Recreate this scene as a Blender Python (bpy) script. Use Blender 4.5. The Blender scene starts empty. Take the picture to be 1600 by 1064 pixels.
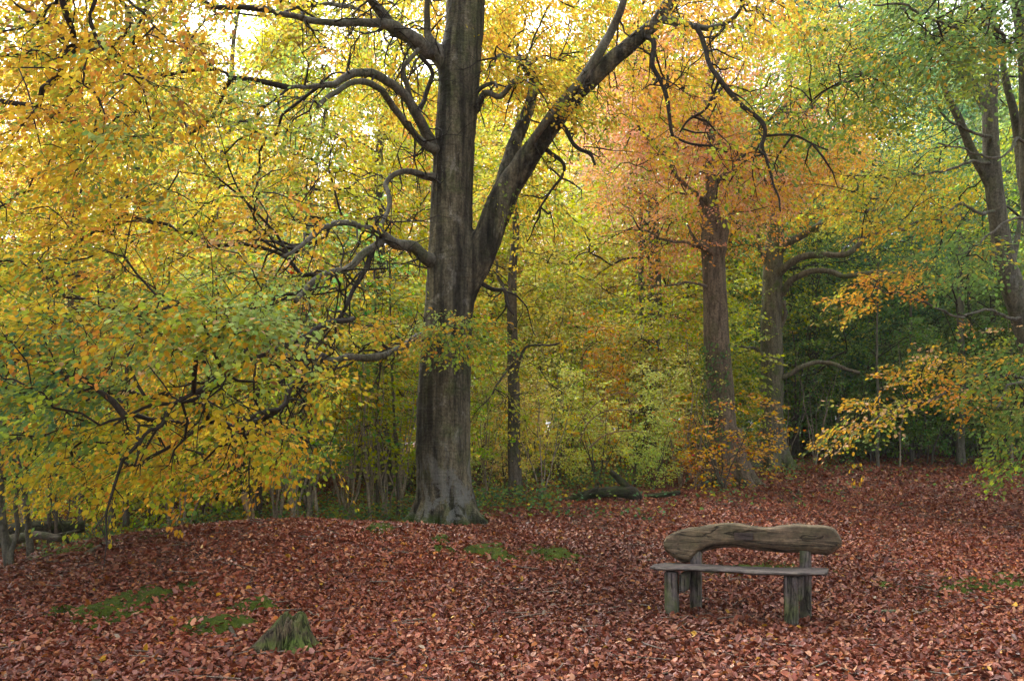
import bpy, math, random
import numpy as np
from mathutils import Vector
rng = np.random.default_rng(7)
random.seed(7)
S = bpy.context.scene
C = S.collection
R = math.radians
# ------------------------------------------------------------------ camera
F = 1244.4; HY = 690.0; CH = 1.6
cam = bpy.data.cameras.new('camera'); cam.lens = 28.0; cam.sensor_width = 36.0
cam.shift_y = (HY - 532) / 1600.0
cam.clip_start = 0.05; cam.clip_end = 900
co = bpy.data.objects.new('camera', cam); C.objects.link(co)
co.location = (0, 0, CH); co.rotation_euler = (R(90), 0, 0)
S.camera = co
# ------------------------------------------------------------------ light
SUN_EL, SUN_AZ = 52, -28       # azimuth from +Y, towards -X
w = bpy.data.worlds.new('World'); S.world = w; w.use_nodes = True
nt = w.node_tree; nt.nodes.clear()
sky = nt.nodes.new('ShaderNodeTexSky'); sky.sky_type = 'NISHITA'; sky.sun_disc = False
sky.sun_elevation = R(SUN_EL); sky.sun_rotation = R(SUN_AZ)
sky.air_density = 1.0; sky.dust_density = 5.0; sky.ozone_density = 1.0
hs = nt.nodes.new('ShaderNodeHueSaturation'); hs.inputs['Saturation'].default_value = 0.18
bgn = nt.nodes.new('ShaderNodeBackground'); bgn.inputs['Strength'].default_value = 0.15
wo = nt.nodes.new('ShaderNodeOutputWorld')
tint = nt.nodes.new('ShaderNodeMix'); tint.data_type = 'RGBA'; tint.blend_type = 'MULTIPLY'
tint.inputs[0].default_value = 1.0; tint.inputs[7].default_value = (0.97, 0.97, 1.0, 1)
nt.links.new(sky.outputs[0], hs.inputs['Color']); nt.links.new(hs.outputs[0], tint.inputs[6])
nt.links.new(tint.outputs[2], bgn.inputs['Color']); nt.links.new(bgn.outputs[0], wo.inputs['Surface'])
sun = bpy.data.lights.new('sun', 'SUN'); sun.energy = 1.5; sun.angle = R(14); sun.color = (1.0, 0.95, 0.87)
so = bpy.data.objects.new('sun', sun); C.objects.link(so); so.location = (0, 0, 30)
sd = Vector((math.sin(R(SUN_AZ)) * math.cos(R(SUN_EL)), math.cos(R(SUN_AZ)) * math.cos(R(SUN_EL)), math.sin(R(SUN_EL))))
so.rotation_euler = sd.to_track_quat('Z', 'Y').to_euler()
S.view_settings.view_transform = 'Standard'; S.view_settings.look = 'None'
S.view_settings.exposure = 2.1; S.view_settings.gamma = 1.0
S.render.engine = 'CYCLES'
S.cycles.max_bounces = 9; S.cycles.diffuse_bounces = 6; S.cycles.transmission_bounces = 7
S.cycles.glossy_bounces = 1; S.cycles.use_denoising = True
S.cycles.caustics_reflective = False; S.cycles.caustics_refractive = False

# ------------------------------------------------------------------ helpers
def W(px, py, Y):
    return np.array([(px - 800) / F * Y, Y, CH + (HY - py) / F * Y])
def unit(v): return v / np.maximum(np.linalg.norm(v, axis=-1, keepdims=True), 1e-9)
_nr = np.random.default_rng(3)
_K = [(unit(_nr.normal(size=(8, 3))) * s * (0.75 + 0.5 * _nr.random((8, 1))), _nr.random(8) * 6.28) for s in (1, 2.1, 4.3, 8.7)]
def fbm(p, scale=1.0, octs=4):
    p = np.asarray(p, float) * scale; o = 0; a = 1; t = 0
    for K, ph in _K[:octs]:
        o = o + a * np.sin(p @ K.T * 2.2 + ph).sum(-1) / 3.2; t += a; a *= 0.5
    return o / t
def sm(a, b, x):
    t = np.clip((x - a) / (b - a), 0, 1); return t * t * (3 - 2 * t)
def ground(x, y):
    x = np.asarray(x, float); y = np.asarray(y, float)
    z = 0.048 * np.clip(y - 7.5, 0, 24) + 0.012 * np.clip(y - 31.5, 0, 300)
    left = sm(1.5, -3.0, x)
    z = z * (1 - 0.8 * left * sm(9, 14, y))
    z = z + 0.30 * np.exp(-(((x + 3.2) / 2.9) ** 2 + ((y - 11.0) / 2.6) ** 2))
    z = z - 0.05 * np.exp(-(((x + 1.1) / 1.3) ** 2 + ((y - 12.9) / 1.3) ** 2))
    z = z - 0.50 * sm(-5.2, -8.2, x) * sm(6, 10, y) * sm(26, 18, y)
    z = z - 0.28 * sm(-0.5, -4, x) * sm(13.0, 15.5, y) * sm(40, 22, y)
    P = np.stack([x, y, x * 0], -1)
    z = z + 0.045 * fbm(P, 0.35, 2) * (1 - np.exp(-(((x - 2.05) / 2) ** 2 + ((y - 7.1) / 1.6) ** 2))) + 0.014 * fbm(P, 1.6, 3)
    z = z - 0.05 * np.exp(-(((x - 2.05) / 1.6) ** 2 + ((y - 7.1) / 1.2) ** 2))
    return z
def G(px, Y, dz=0.0):
    x = (px - 800) / F * Y
    return np.array([x, Y, float(ground(x, Y)) + dz])

def tag(o, label=None, cat=None, group=None, kind=None):
    if label: o['label'] = label
    if cat: o['category'] = cat
    if group: o['group'] = group
    if kind: o['kind'] = kind
    return o
def thing(name, loc, label, cat, group=None):
    o = bpy.data.objects.new(name, None); C.objects.link(o); o.location = tuple(loc); o.empty_display_size = 0.2
    return tag(o, label, cat, group)
def link(name, me, mat, parent=None, loc=(0, 0, 0)):
    o = bpy.data.objects.new(name, me); C.objects.link(o)
    if mat is not None and len(me.materials) == 0: me.materials.append(mat)
    if parent is not None: o.parent = parent
    o.location = tuple(loc)
    return o
def rawmesh(name, V, Q, col=None, smooth=True):
    """V (n,3), Q (m,k) all faces of k corners"""
    V = np.asarray(V, np.float32); Q = np.asarray(Q, np.int32); k = Q.shape[1]
    me = bpy.data.meshes.new(name)
    me.vertices.add(len(V)); me.vertices.foreach_set('co', V.ravel())
    me.loops.add(Q.size); me.loops.foreach_set('vertex_index', Q.ravel())
    me.polygons.add(len(Q)); me.polygons.foreach_set('loop_start', np.arange(len(Q), dtype=np.int32) * k)
    try: me.polygons.foreach_set('loop_total', np.full(len(Q), k, np.int32))
    except Exception: pass
    me.polygons.foreach_set('use_smooth', np.full(len(Q), smooth))
    if col is not None:
        a = me.color_attributes.new('Col', 'FLOAT_COLOR', 'POINT')
        c = np.ones((len(V), 4), np.float32); c[:, :3] = col
        a.data.foreach_set('color', c.ravel())
    me.update(calc_edges=True)
    return me

class Tubes:
    """collects tapered tubes along smoothed polylines -> one mesh (local = world - origin)"""
    def __init__(s): s.V = []; s.Q = []; s.n = 0
    def add(s, pts, rad, sides=8, smooth=True, step=None, wob=0.0, flare=None, seed=0, cap=True, kink=0.0):
        P = np.asarray(pts, float); r = np.asarray(rad, float)
        if smooth and len(P) > 2: P, r = catmull(P, r, step)
        if kink:
            k_ = np.stack([fbm(P + seed + o, 1.5, 4) for o in (0, 17, 41)], -1); e_ = np.minimum(1, np.linalg.norm(P - P[0], axis=1) / .5)[:, None]
            P = P + k_ * kink * e_
        n = len(P)
        T = np.gradient(P, axis=0); T = unit(T)
        up = np.array([0.31, 0.17, 0.93]) if abs(T[:, 2]).mean() < 0.8 else np.array([0.96, 0.2, 0.1])
        A = unit(np.cross(T, up)); B = np.cross(T, A)
        th = np.arange(sides) / sides * 2 * np.pi
        rr = np.repeat(r[:, None], sides, 1)
        ring = P[:, None, :] + (A[:, None, :] * np.cos(th)[None, :, None] + B[:, None, :] * np.sin(th)[None, :, None]) * rr[..., None]
        if wob:
            nz = fbm(ring * [1, 1, 0.5] + seed, 1.3 / max(r.mean(), .02) ** 0.5 * 0.6, 3)
            ring = P[:, None, :] + (ring - P[:, None, :]) * (1 + wob * nz)[..., None]
        V = ring.reshape(-1, 3)
        i = np.arange(n - 1)[:, None] * sides; j = np.arange(sides)[None, :]; jn = (j + 1) % sides
        Q = np.stack([i + j, i + jn, i + sides + jn, i + sides + j], -1).reshape(-1, 4) + s.n
        s.V.append(V); s.Q.append(Q); s.n += len(V); s.last = (P, r)
        if cap:
            for c, base, fl in ((P[0], 0, True), (P[-1], (n - 1) * sides, False)):
                s.V.append(c[None]); ci = s.n; s.n += 1
                b = ci - 0
                st = s.n - 1 - len(V) + base if fl else s.n - 2 - len(V) + base
                a_ = st + np.arange(sides); b_ = st + (np.arange(sides) + 1) % sides
                h = a_[0::2]; m = b_[0::2]; m2 = b_[1::2] if sides % 2 == 0 else b_[0::2]
                if sides % 2 == 0:
                    q = np.stack([np.full(len(h), ci), m2, m, h] if fl else [np.full(len(h), ci), h, m, m2], -1)
                    s.Q.append(q)
    def mesh(s, name, origin=(0, 0, 0)):
        return rawmesh(name, np.concatenate(s.V) - np.asarray(origin), np.concatenate(s.Q))
def catmull(P, r, step=None):
    d = np.linalg.norm(np.diff(P, axis=0), axis=1)
    out = []; ro = []
    n = len(P); E = np.vstack([2 * P[0] - P[1], P, 2 * P[-1] - P[-2]])
    for i in range(n - 1):
        k = max(1, int(math.ceil(d[i] / (step or 0.15)))); k = min(k, 40)
        t = np.arange(k)[:, None] / k
        a, b, c, e = E[i], E[i + 1], E[i + 2], E[i + 3]
        out.append(0.5 * (2 * b + (c - a) * t + (2 * a - 5 * b + 4 * c - e) * t ** 2 + (-a + 3 * b - 3 * c + e) * t ** 3))
        ro.append(r[i] + (r[i + 1] - r[i]) * t[:, 0])
    out.append(P[-1:]); ro.append(r[-1:])
    return np.concatenate(out), np.concatenate(ro)

# ---- branching: balanced spanning tree from a skeleton to scattered targets
def grow(skel, targets, bf=0.35):
    ns, nt_ = len(skel), len(targets)
    P = np.vstack([skel, targets]); par = np.full(ns + nt_, -1); plen = np.zeros(ns + nt_)
    best = np.full(nt_, 1e9); bp = np.zeros(nt_, int); raw = np.zeros(nt_)
    for c in range(0, ns, 400):
        D = np.linalg.norm(targets[:, None] - skel[None, c:c + 400], axis=2)
        m = D.argmin(1); dm = D[np.arange(nt_), m]; u = dm < best
        best[u] = dm[u]; bp[u] = m[u] + c; raw[u] = dm[u]
    done = np.zeros(nt_, bool)
    for _ in range(nt_):
        i = int(np.where(done, 1e9, best).argmin())
        done[i] = True; gi = ns + i; par[gi] = bp[i]; plen[gi] = plen[bp[i]] + raw[i]
        d = np.linalg.norm(targets - targets[i], axis=1); cst = d + bf * plen[gi]
        u = (~done) & (cst < best); best[u] = cst[u]; bp[u] = gi; raw[u] = d[u]
    return P, par, ns
def chains(P, par, ns, r0=0.0035, ex=0.42, rmax=0.09, sides=4, tub=None, jit=0.08, minr=0):
    n = len(P); cnt = np.ones(n); order = []
    kids = [[] for _ in range(n)]
    for i in range(ns, n): kids[par[i]].append(i)
    st = [k for r in range(ns) for k in kids[r]]
    while st:
        i = st.pop(); order.append(i); st.extend(kids[i])
    for i in reversed(order):
        if par[i] >= ns: cnt[par[i]] += cnt[i]
    rad = np.minimum(r0 * cnt ** ex, rmax)
    tub = tub or Tubes()
    heads = [(r, k) for r in range(ns) for k in kids[r]]
    while heads:
        a, b = heads.pop(); path = [a, b]; rr = [rad[b] * (1.25 if a < ns else 1.0), rad[b]]
        while kids[b]:
            ks = sorted(kids[b], key=lambda k: -cnt[k]); heads.extend((b, k) for k in ks[1:])
            b = ks[0]; path.append(b); rr.append(rad[b])
        if rr[0] < minr: continue
        Q = P[path]; pp = [Q[0]]; rp = [rr[0]]
        for i in range(1, len(Q)):
            d = np.linalg.norm(Q[i] - Q[i - 1]); m = (Q[i] + Q[i - 1]) / 2 + rng.normal(size=3) * d * jit + np.array([0, 0, d * jit * .8])
            pp += [m, Q[i]]; rp += [(rr[i] + rr[i - 1]) / 2, rr[i]]
        tub.add(np.array(pp), np.array(rp), sides, smooth=True, step=0.3, cap=False)
    return tub, rad, cnt

def build_leaves(name, P, A, N, L, wd, col, near=True, fold=0.25, curl=0.15):
    n = len(P); A = unit(A); B = unit(np.cross(N, A)); N = np.cross(A, B)
    L = L[:, None]; w_ = (wd[:, None]) * L
    f = (rng.normal(size=(n, 1)) * 0.5 + 1) * fold
    if near:
        cu = rng.normal(size=(n, 1)) * curl
        b = P; t = P + A * L + N * cu * L
        r1 = P + A * L * .33 + B * w_ * .98 + N * f * w_; r2 = P + A * L * .74 + B * w_ * .78 + N * (f * w_ + cu * L * .5)
        l1 = P + A * L * .33 - B * w_ * .98 + N * f * w_; l2 = P + A * L * .74 - B * w_ * .78 + N * (f * w_ + cu * L * .5)
        V = np.stack([b, r1, r2, t, l2, l1], 1).reshape(-1, 3)
        k = np.arange(n)[:, None] * 6
        Q = np.concatenate([k + [0, 1, 2, 3], k + [0, 3, 4, 5]])
        c = np.repeat(col, 6, 0)
    else:
        r1 = P + A * L * .5 + B * w_ + N * f * w_; l1 = P + A * L * .5 - B * w_ + N * f * w_
        V = np.stack([P, r1, P + A * L, l1], 1).reshape(-1, 3)
        k = np.arange(n)[:, None] * 4; Q = k + [0, 1, 2, 3]; c = np.repeat(col, 4, 0)
    return rawmesh(name, V, Q, c, smooth=False)

def sprays(P, D, nl, L=0.42, Wd=0.16, droop=0.25, tilt=0.22, spread=1.0, roll=0.5):
    """leaf positions and frames for a flat spray at each node"""
    n = len(P); idx = np.repeat(np.arange(n), nl)
    D = D.copy(); D[:, 2] = np.clip(D[:, 2], -0.9, 0.35) * 0.8; D = unit(D + rng.normal(size=D.shape) * 0.25)
    up = unit(np.array([0, 0, 1.0]) + rng.normal(size=(n, 3)) * tilt)
    Sd = unit(np.cross(up, D)); up = np.cross(D, Sd)
    d, s_, u_ = D[idx], Sd[idx], up[idx]; m = len(idx)
    u = rng.random((m, 1)) * 1.15 - 0.15; v = np.clip(rng.normal(size=(m, 1)) * 0.55, -1.2, 1.2) * (1.1 - 0.6 * np.abs(u))
    sz = (0.75 + 0.5 * rng.random((n, 1)))[idx] * spread
    p = P[idx] + d * u * L * sz + s_ * v * Wd * sz * 1.5 + u_ * rng.normal(size=(m, 1)) * 0.025
    p[:, 2] -= (droop * np.clip(u, 0, 2) ** 2 * L * sz)[:, 0]
    a = (45 + 25 * rng.normal(size=(m, 1))) * math.pi / 180 * np.sign(v + 1e-6) * np.clip(np.abs(v) * 2.5, 0.2, 1)
    ax = d * np.cos(a) + s_ * np.sin(a); ax[:, 2] -= 0.25 + 0.25 * rng.random(m)
    nr = unit(u_ + rng.normal(size=(m, 3)) * roll)
    return idx, p, ax, nr

PAL = {
 'gold':   (0.62, 0.32, 0.013), 'yellow': (0.62, 0.45, 0.015), 'lemon': (0.60, 0.56, 0.06), 'lime': (0.31, 0.40, 0.018),
 'green':  (0.12, 0.24, 0.04), 'pale':   (0.27, 0.38, 0.08), 'dark': (0.05, 0.135, 0.04), 'orange': (0.74, 0.27, 0.03),
 'rust':   (0.50, 0.12, 0.035), 'brown': (0.22, 0.085, 0.02), 'pink': (0.86, 0.36, 0.22), 'peach': (0.66, 0.40, 0.20),
 'olive': (0.17, 0.20, 0.03), 'blue': (0.07, 0.19, 0.085)}
PK = list(PAL); PV = np.array([PAL[k] for k in PK])
def mix(**kw):
    v = np.zeros(len(PK))
    for k, x in kw.items(): v[PK.index(k)] = x
    return v / v.sum()
def colour(Wt, idx, clump=0.6, jit=0.24):
    """Wt (nodes, palette): each leaf takes its node's favourite or its own draw"""
    cw = Wt.cumsum(1); r = rng.random(len(Wt))[:, None]
    fav = (r > cw).sum(1).clip(0, len(PK) - 1)
    m = len(idx); own = (rng.random(m)[:, None] > cw[idx]).sum(1).clip(0, len(PK) - 1)
    pick = np.where(rng.random(m) < clump, fav[idx], own)
    c = PV[pick]; c2 = PV[own]; t = rng.random((m, 1)) * 0.35
    c = c * (1 - t) + c2 * t
    return np.clip(c * (1 + rng.normal(size=(m, 1)) * jit), 0.005, 0.85)

# ------------------------------------------------------------------ materials
def newmat(name):
    m = bpy.data.materials.new(name); m.use_nodes = True; n = m.node_tree.nodes; n.clear()
    return m, n, m.node_tree.links
def ramp(n, stops, interp='LINEAR'):
    r = n.new('ShaderNodeValToRGB'); r.color_ramp.interpolation = interp
    e = r.color_ramp.elements
    while len(e) < len(stops): e.new(0.5)
    for k, (p, c) in zip(e, stops): k.position = p; k.color = (*c, 1) if len(c) == 3 else c
    return r
def leafmat(name, use_obj=False, trans=0.5, rough=0.55, spec=0.25, mult=1.0):
    m, n, l = newmat(name)
    a = n.new('ShaderNodeAttribute'); a.attribute_name = 'Col'
    if use_obj:
        oi = n.new('ShaderNodeObjectInfo'); sp = n.new('ShaderNodeSeparateColor'); l.new(a.outputs['Color'], sp.inputs[0])
        h = n.new('ShaderNodeHueSaturation'); l.new(oi.outputs['Color'], h.inputs['Color'])
        l.new(sp.outputs[0], h.inputs['Hue']); l.new(sp.outputs[1], h.inputs['Value']); l.new(sp.outputs[2], h.inputs['Saturation'])
        c = h.outputs[0]
    else: c = a.outputs['Color']
    b = n.new('ShaderNodeBsdfPrincipled'); b.inputs['Roughness'].default_value = rough
    b.inputs['Specular IOR Level'].default_value = spec; l.new(c, b.inputs['Base Color'])
    o = n.new('ShaderNodeOutputMaterial')
    if trans > 0:
        g = n.new('ShaderNodeGamma'); g.inputs[1].default_value = 0.7; l.new(c, g.inputs[0])
        t = n.new('ShaderNodeBsdfTranslucent'); l.new(g.outputs[0], t.inputs['Color'])
        mx = n.new('ShaderNodeMixShader'); mx.inputs[0].default_value = trans
        l.new(b.outputs[0], mx.inputs[1]); l.new(t.outputs[0], mx.inputs[2]); l.new(mx.outputs[0], o.inputs[0])
    else: l.new(b.outputs[0], o.inputs[0])
    return m
def barkmat(name, base=(0.115, 0.095, 0.075), dark=(0.035, 0.03, 0.024), green=(0.05, 0.07, 0.02), pale=(0.22, 0.22, 0.21), moss=0.4, lichen=0.5, scale=1.0, bump=0.03, mosslow=0.0, strong=0.7, base_lichen=False):
    m, n, l = newmat(name)
    tc = n.new('ShaderNodeTexCoord')
    mp = n.new('ShaderNodeMapping'); mp.inputs['Scale'].default_value = (scale, scale, scale * 0.16); l.new(tc.outputs['Object'], mp.inputs[0])
    n1 = n.new('ShaderNodeTexNoise'); n1.inputs['Scale'].default_value = 14; n1.inputs['Detail'].default_value = 9; n1.inputs['Roughness'].default_value = .68; l.new(mp.outputs[0], n1.inputs[0])
    n2 = n.new('ShaderNodeTexNoise'); n2.inputs['Scale'].default_value = 2.2 * scale; n2.inputs['Detail'].default_value = 6; n2.inputs['Roughness'].default_value = .65; l.new(tc.outputs['Object'], n2.inputs[0])
    n3 = n.new('ShaderNodeTexNoise'); n3.inputs['Scale'].default_value = 26 * scale; n3.inputs['Detail'].default_value = 5; n3.inputs['Roughness'].default_value = .7; l.new(tc.outputs['Object'], n3.inputs[0])
    n4 = n.new('ShaderNodeTexNoise'); n4.inputs['Scale'].default_value = 3.4 * scale; n4.inputs['Detail'].default_value = 8; n4.inputs['Roughness'].default_value = .75; n4.inputs['Distortion'].default_value = .6
    mp2 = n.new('ShaderNodeMapping'); mp2.inputs['Location'].default_value = (5, 3, 1); mp2.inputs['Scale'].default_value = (1, 1, .55); l.new(tc.outputs['Object'], mp2.inputs[0]); l.new(mp2.outputs[0], n4.inputs[0])
    r1 = ramp(n, [(0.32, dark), (0.52, base), (0.72, tuple(x * 1.5 for x in base))]); l.new(n1.outputs[0], r1.inputs[0])
    def mixc(fac, a, b):
        k = n.new('ShaderNodeMix'); k.data_type = 'RGBA'; l.new(fac, k.inputs[0]); l.new(a, k.inputs[6])
        if isinstance(b, tuple): k.inputs[7].default_value = (*b, 1)
        else: l.new(b, k.inputs[7])
        return k.outputs[2]
    g = ramp(n, [(0.5, (0, 0, 0)), (0.62, (moss,) * 3)]); l.new(n2.outputs[0], g.inputs[0])
    c = mixc(g.outputs[0], r1.outputs[0], green)
    r4 = ramp(n, [(0.56, (0, 0, 0)), (0.66, (lichen,) * 3)]); l.new(n4.outputs[0], r4.inputs[0])
    c = mixc(r4.outputs[0], c, pale)
    sp = ramp(n, [(0.38, (0.45,) * 3), (0.6, (1.25,) * 3)]); l.new(n3.outputs[0], sp.inputs[0])
    mu = n.new('ShaderNodeMix'); mu.data_type = 'RGBA'; mu.blend_type = 'MULTIPLY'; mu.inputs[0].default_value = 0.75; l.new(c, mu.inputs[6]); l.new(sp.outputs[0], mu.inputs[7]); c = mu.outputs[2]
    if base_lichen:
        # long dark rain streaks and a chalky lichen skirt above the roots
        mp3 = n.new('ShaderNodeMapping'); mp3.inputs['Scale'].default_value = (7, 7, .35); l.new(tc.outputs['Object'], mp3.inputs[0])
        n5 = n.new('ShaderNodeTexNoise'); n5.inputs['Scale'].default_value = 1; n5.inputs['Detail'].default_value = 5; l.new(mp3.outputs[0], n5.inputs[0])
        r5 = ramp(n, [(.40, (.32,) * 3), (.5, (.85,) * 3), (.6, (1.5, 1.47, 1.4))]); l.new(n5.outputs[0], r5.inputs[0])
        mu2 = n.new('ShaderNodeMix'); mu2.data_type = 'RGBA'; mu2.blend_type = 'MULTIPLY'; mu2.inputs[0].default_value = 1; l.new(c, mu2.inputs[6]); l.new(r5.outputs[0], mu2.inputs[7]); c = mu2.outputs[2]
        sq = n.new('ShaderNodeSeparateXYZ'); l.new(tc.outputs['Object'], sq.inputs[0])
        zz = n.new('ShaderNodeMapRange'); zz.inputs['From Min'].default_value = 1.7; zz.inputs['From Max'].default_value = .5; l.new(sq.outputs[2], zz.inputs[0])
        xx = n.new('ShaderNodeMath'); xx.operation = 'MULTIPLY'; l.new(zz.outputs[0], xx.inputs[0]); 
        r6 = ramp(n, [(.52, (0, 0, 0)), (.55, (.8,) * 3)]); l.new(n4.outputs[0], r6.inputs[0]); l.new(r6.outputs[0], xx.inputs[1])
        c = mixc(xx.outputs[0], c, (.15, .155, .14))
    if mosslow:
        sx = n.new('ShaderNodeSeparateXYZ'); l.new(tc.outputs['Object'], sx.inputs[0])
        ad = n.new('ShaderNodeMath'); ad.operation = 'MULTIPLY_ADD'; ad.inputs[1].default_value = 1.3; l.new(n2.outputs[0], ad.inputs[0]); l.new(sx.outputs[2], ad.inputs[2])
        mr = n.new('ShaderNodeMapRange'); mr.inputs['From Min'].default_value = mosslow + .72; mr.inputs['From Max'].default_value = mosslow + .42; l.new(ad.outputs[0], mr.inputs[0])
        c = mixc(mr.outputs[0], c, (0.045, 0.075, 0.012))
    b = n.new('ShaderNodeBsdfPrincipled'); b.inputs['Roughness'].default_value = .85; b.inputs['Specular IOR Level'].default_value = .2; l.new(c, b.inputs['Base Color'])
    ad = n.new('ShaderNodeMath'); ad.operation = 'MULTIPLY_ADD'; ad.inputs[1].default_value = .35; l.new(n3.outputs[0], ad.inputs[0]); l.new(n1.outputs[0], ad.inputs[2])
    if base_lichen:      # cross wrinkles in the smooth beech skin
        mp7 = n.new('ShaderNodeMapping'); mp7.inputs['Scale'].default_value = (2.2, 2.2, 16); l.new(tc.outputs['Object'], mp7.inputs[0])
        n7 = n.new('ShaderNodeTexNoise'); n7.inputs['Scale'].default_value = 1.5; n7.inputs['Detail'].default_value = 4; n7.inputs['Distortion'].default_value = .5; l.new(mp7.outputs[0], n7.inputs[0])
        a7 = n.new('ShaderNodeMath'); a7.operation = 'MULTIPLY_ADD'; a7.inputs[1].default_value = .5; l.new(n7.outputs[0], a7.inputs[0]); l.new(ad.outputs[0], a7.inputs[2]); ad = a7
    bp = n.new('ShaderNodeBump'); bp.inputs['Strength'].default_value = strong; bp.inputs['Distance'].default_value = bump; l.new(ad.outputs[0], bp.inputs['Height']); l.new(bp.outputs[0], b.inputs['Normal'])
    o = n.new('ShaderNodeOutputMaterial'); l.new(b.outputs[0], o.inputs[0])
    return m
M = {}
M['leaf'] = leafmat('autumn_leaf', trans=0.5, spec=.12)
M['leafobj'] = leafmat('woodland_leaf', use_obj=True, trans=0.6, spec=.12)
M['litter'] = leafmat('fallen_leaf', trans=0.0, rough=0.5, spec=0.35)
M['bark'] = barkmat('beech_bark', base=(0.115, 0.108, 0.08), dark=(.04,.037,.028), bump=0.035, mosslow=0.0, moss=.5, lichen=.45)
M['bark_main'] = barkmat('old_beech_bark', base=(0.105, 0.096, 0.064), dark=(.025,.022,.016), pale=(.24,.235,.2), bump=0.06, mosslow=0.22, moss=.5, lichen=.75, strong=1.0, base_lichen=True)
M['bark_far'] = barkmat('woodland_bark', base=(0.10, 0.085, 0.065), dark=(.04, .034, .026), bump=0.02, moss=.6, lichen=.3)
M['twig'] = barkmat('twig_bark', base=(0.03, 0.023, 0.017), dark=(0.015, .012, .01), moss=.2, lichen=.1, scale=2, bump=.01)
M['bark_tan'] = barkmat('rugged_tan_bark', base=(0.17, 0.13, 0.092), dark=(.035, .028, .02), pale=(.26,.22,.17), bump=0.06, moss=.4, lichen=.4, strong=1.0)
M['bark_green'] = barkmat('greenish_bark', base=(0.13, 0.118, 0.08), dark=(.05, .045, .032), green=(.07,.10,.025), bump=0.03, moss=.8, lichen=.3)
M['pale_stem'] = barkmat('pale_sapling_bark', base=(0.30, 0.25, 0.18), dark=(.1, .08, .06), moss=.3, lichen=.2, bump=.008)

def groundmat():
    m, n, l = newmat('leafy_ground')
    tc = n.new('ShaderNodeTexCoord')
    v = n.new('ShaderNodeTexVoronoi'); v.inputs['Scale'].default_value = 17; v.inputs['Randomness'].default_value = 1
    dn = n.new('ShaderNodeTexNoise'); dn.inputs['Scale'].default_value = 20; dn.inputs['Detail'].default_value = 3; l.new(tc.outputs['Object'], dn.inputs[0])
    vm = n.new('ShaderNodeMix'); vm.data_type = 'RGBA'; vm.blend_type = 'LINEAR_LIGHT'; vm.inputs[0].default_value = .04; l.new(tc.outputs['Object'], vm.inputs[6]); l.new(dn.outputs['Color'], vm.inputs[7])
    l.new(vm.outputs[2], v.inputs['Vector'])
    sp = n.new('ShaderNodeSeparateColor'); l.new(v.outputs['Color'], sp.inputs[0])
    r = ramp(n, [(0, (0.02, 0.01, 0.008)), (.3, (0.06, 0.022, 0.013)), (.6, (0.12, 0.042, 0.023)), (.85, (0.17, 0.06, 0.034)), (1, (0.23, 0.11, 0.06))]); l.new(sp.outputs[0], r.inputs[0])
    nn = n.new('ShaderNodeTexNoise'); nn.inputs['Scale'].default_value = .45; nn.inputs['Detail'].default_value = 7; nn.inputs['Roughness'].default_value = .65; l.new(tc.outputs['Object'], nn.inputs[0])
    rr = ramp(n, [(.45, (0, 0, 0)), (.6, (.55,) * 3)]); l.new(nn.outputs[0], rr.inputs[0])
    k = n.new('ShaderNodeMix'); k.data_type = 'RGBA'; l.new(rr.outputs[0], k.inputs[0]); l.new(r.outputs[0], k.inputs[6]); k.inputs[7].default_value = (.02, .016, .013, 1)
    b = n.new('ShaderNodeBsdfPrincipled'); b.inputs['Roughness'].default_value = .9; b.inputs['Specular IOR Level'].default_value = .15; l.new(k.outputs[2], b.inputs['Base Color'])
    bp = n.new('ShaderNodeBump'); bp.inputs['Strength'].default_value = .8; bp.inputs['Distance'].default_value = .04; l.new(sp.outputs[1], bp.inputs['Height']); l.new(bp.outputs[0], b.inputs['Normal'])
    o = n.new('ShaderNodeOutputMaterial'); l.new(b.outputs[0], o.inputs[0]); return m
M['ground'] = groundmat()
def mossmat():
    m, n, l = newmat('moss')
    tc = n.new('ShaderNodeTexCoord')
    a = n.new('ShaderNodeTexNoise'); a.inputs['Scale'].default_value = 9; a.inputs['Detail'].default_value = 9; a.inputs['Roughness'].default_value = .75; l.new(tc.outputs['Object'], a.inputs[0])
    f = n.new('ShaderNodeTexNoise'); f.inputs['Scale'].default_value = 120; f.inputs['Detail'].default_value = 3; l.new(tc.outputs['Object'], f.inputs[0])
    r = ramp(n, [(.36, (.03, .024, .015)), (.45, (.05, .075, .012)), (.58, (.085, .115, .014)), (.72, (.15, .175, .025))]); l.new(a.outputs[0], r.inputs[0])
    b = n.new('ShaderNodeBsdfPrincipled'); b.inputs['Roughness'].default_value = .95; b.inputs['Specular IOR Level'].default_value = .1; l.new(r.outputs[0], b.inputs['Base Color'])
    ad = n.new('ShaderNodeMath'); ad.operation = 'ADD'; l.new(a.outputs[0], ad.inputs[0]); l.new(f.outputs[0], ad.inputs[1])
    bp = n.new('ShaderNodeBump'); bp.inputs['Strength'].default_value = 1; bp.inputs['Distance'].default_value = .03; l.new(ad.outputs[0], bp.inputs['Height']); l.new(bp.outputs[0], b.inputs['Normal'])
    o = n.new('ShaderNodeOutputMaterial'); l.new(b.outputs[0], o.inputs[0]); return m
M['moss'] = mossmat()
M['log_'] = barkmat('dry_twig', base=(.16, .12, .09), dark=(.06, .045, .035), scale=3, bump=.003)
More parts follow.
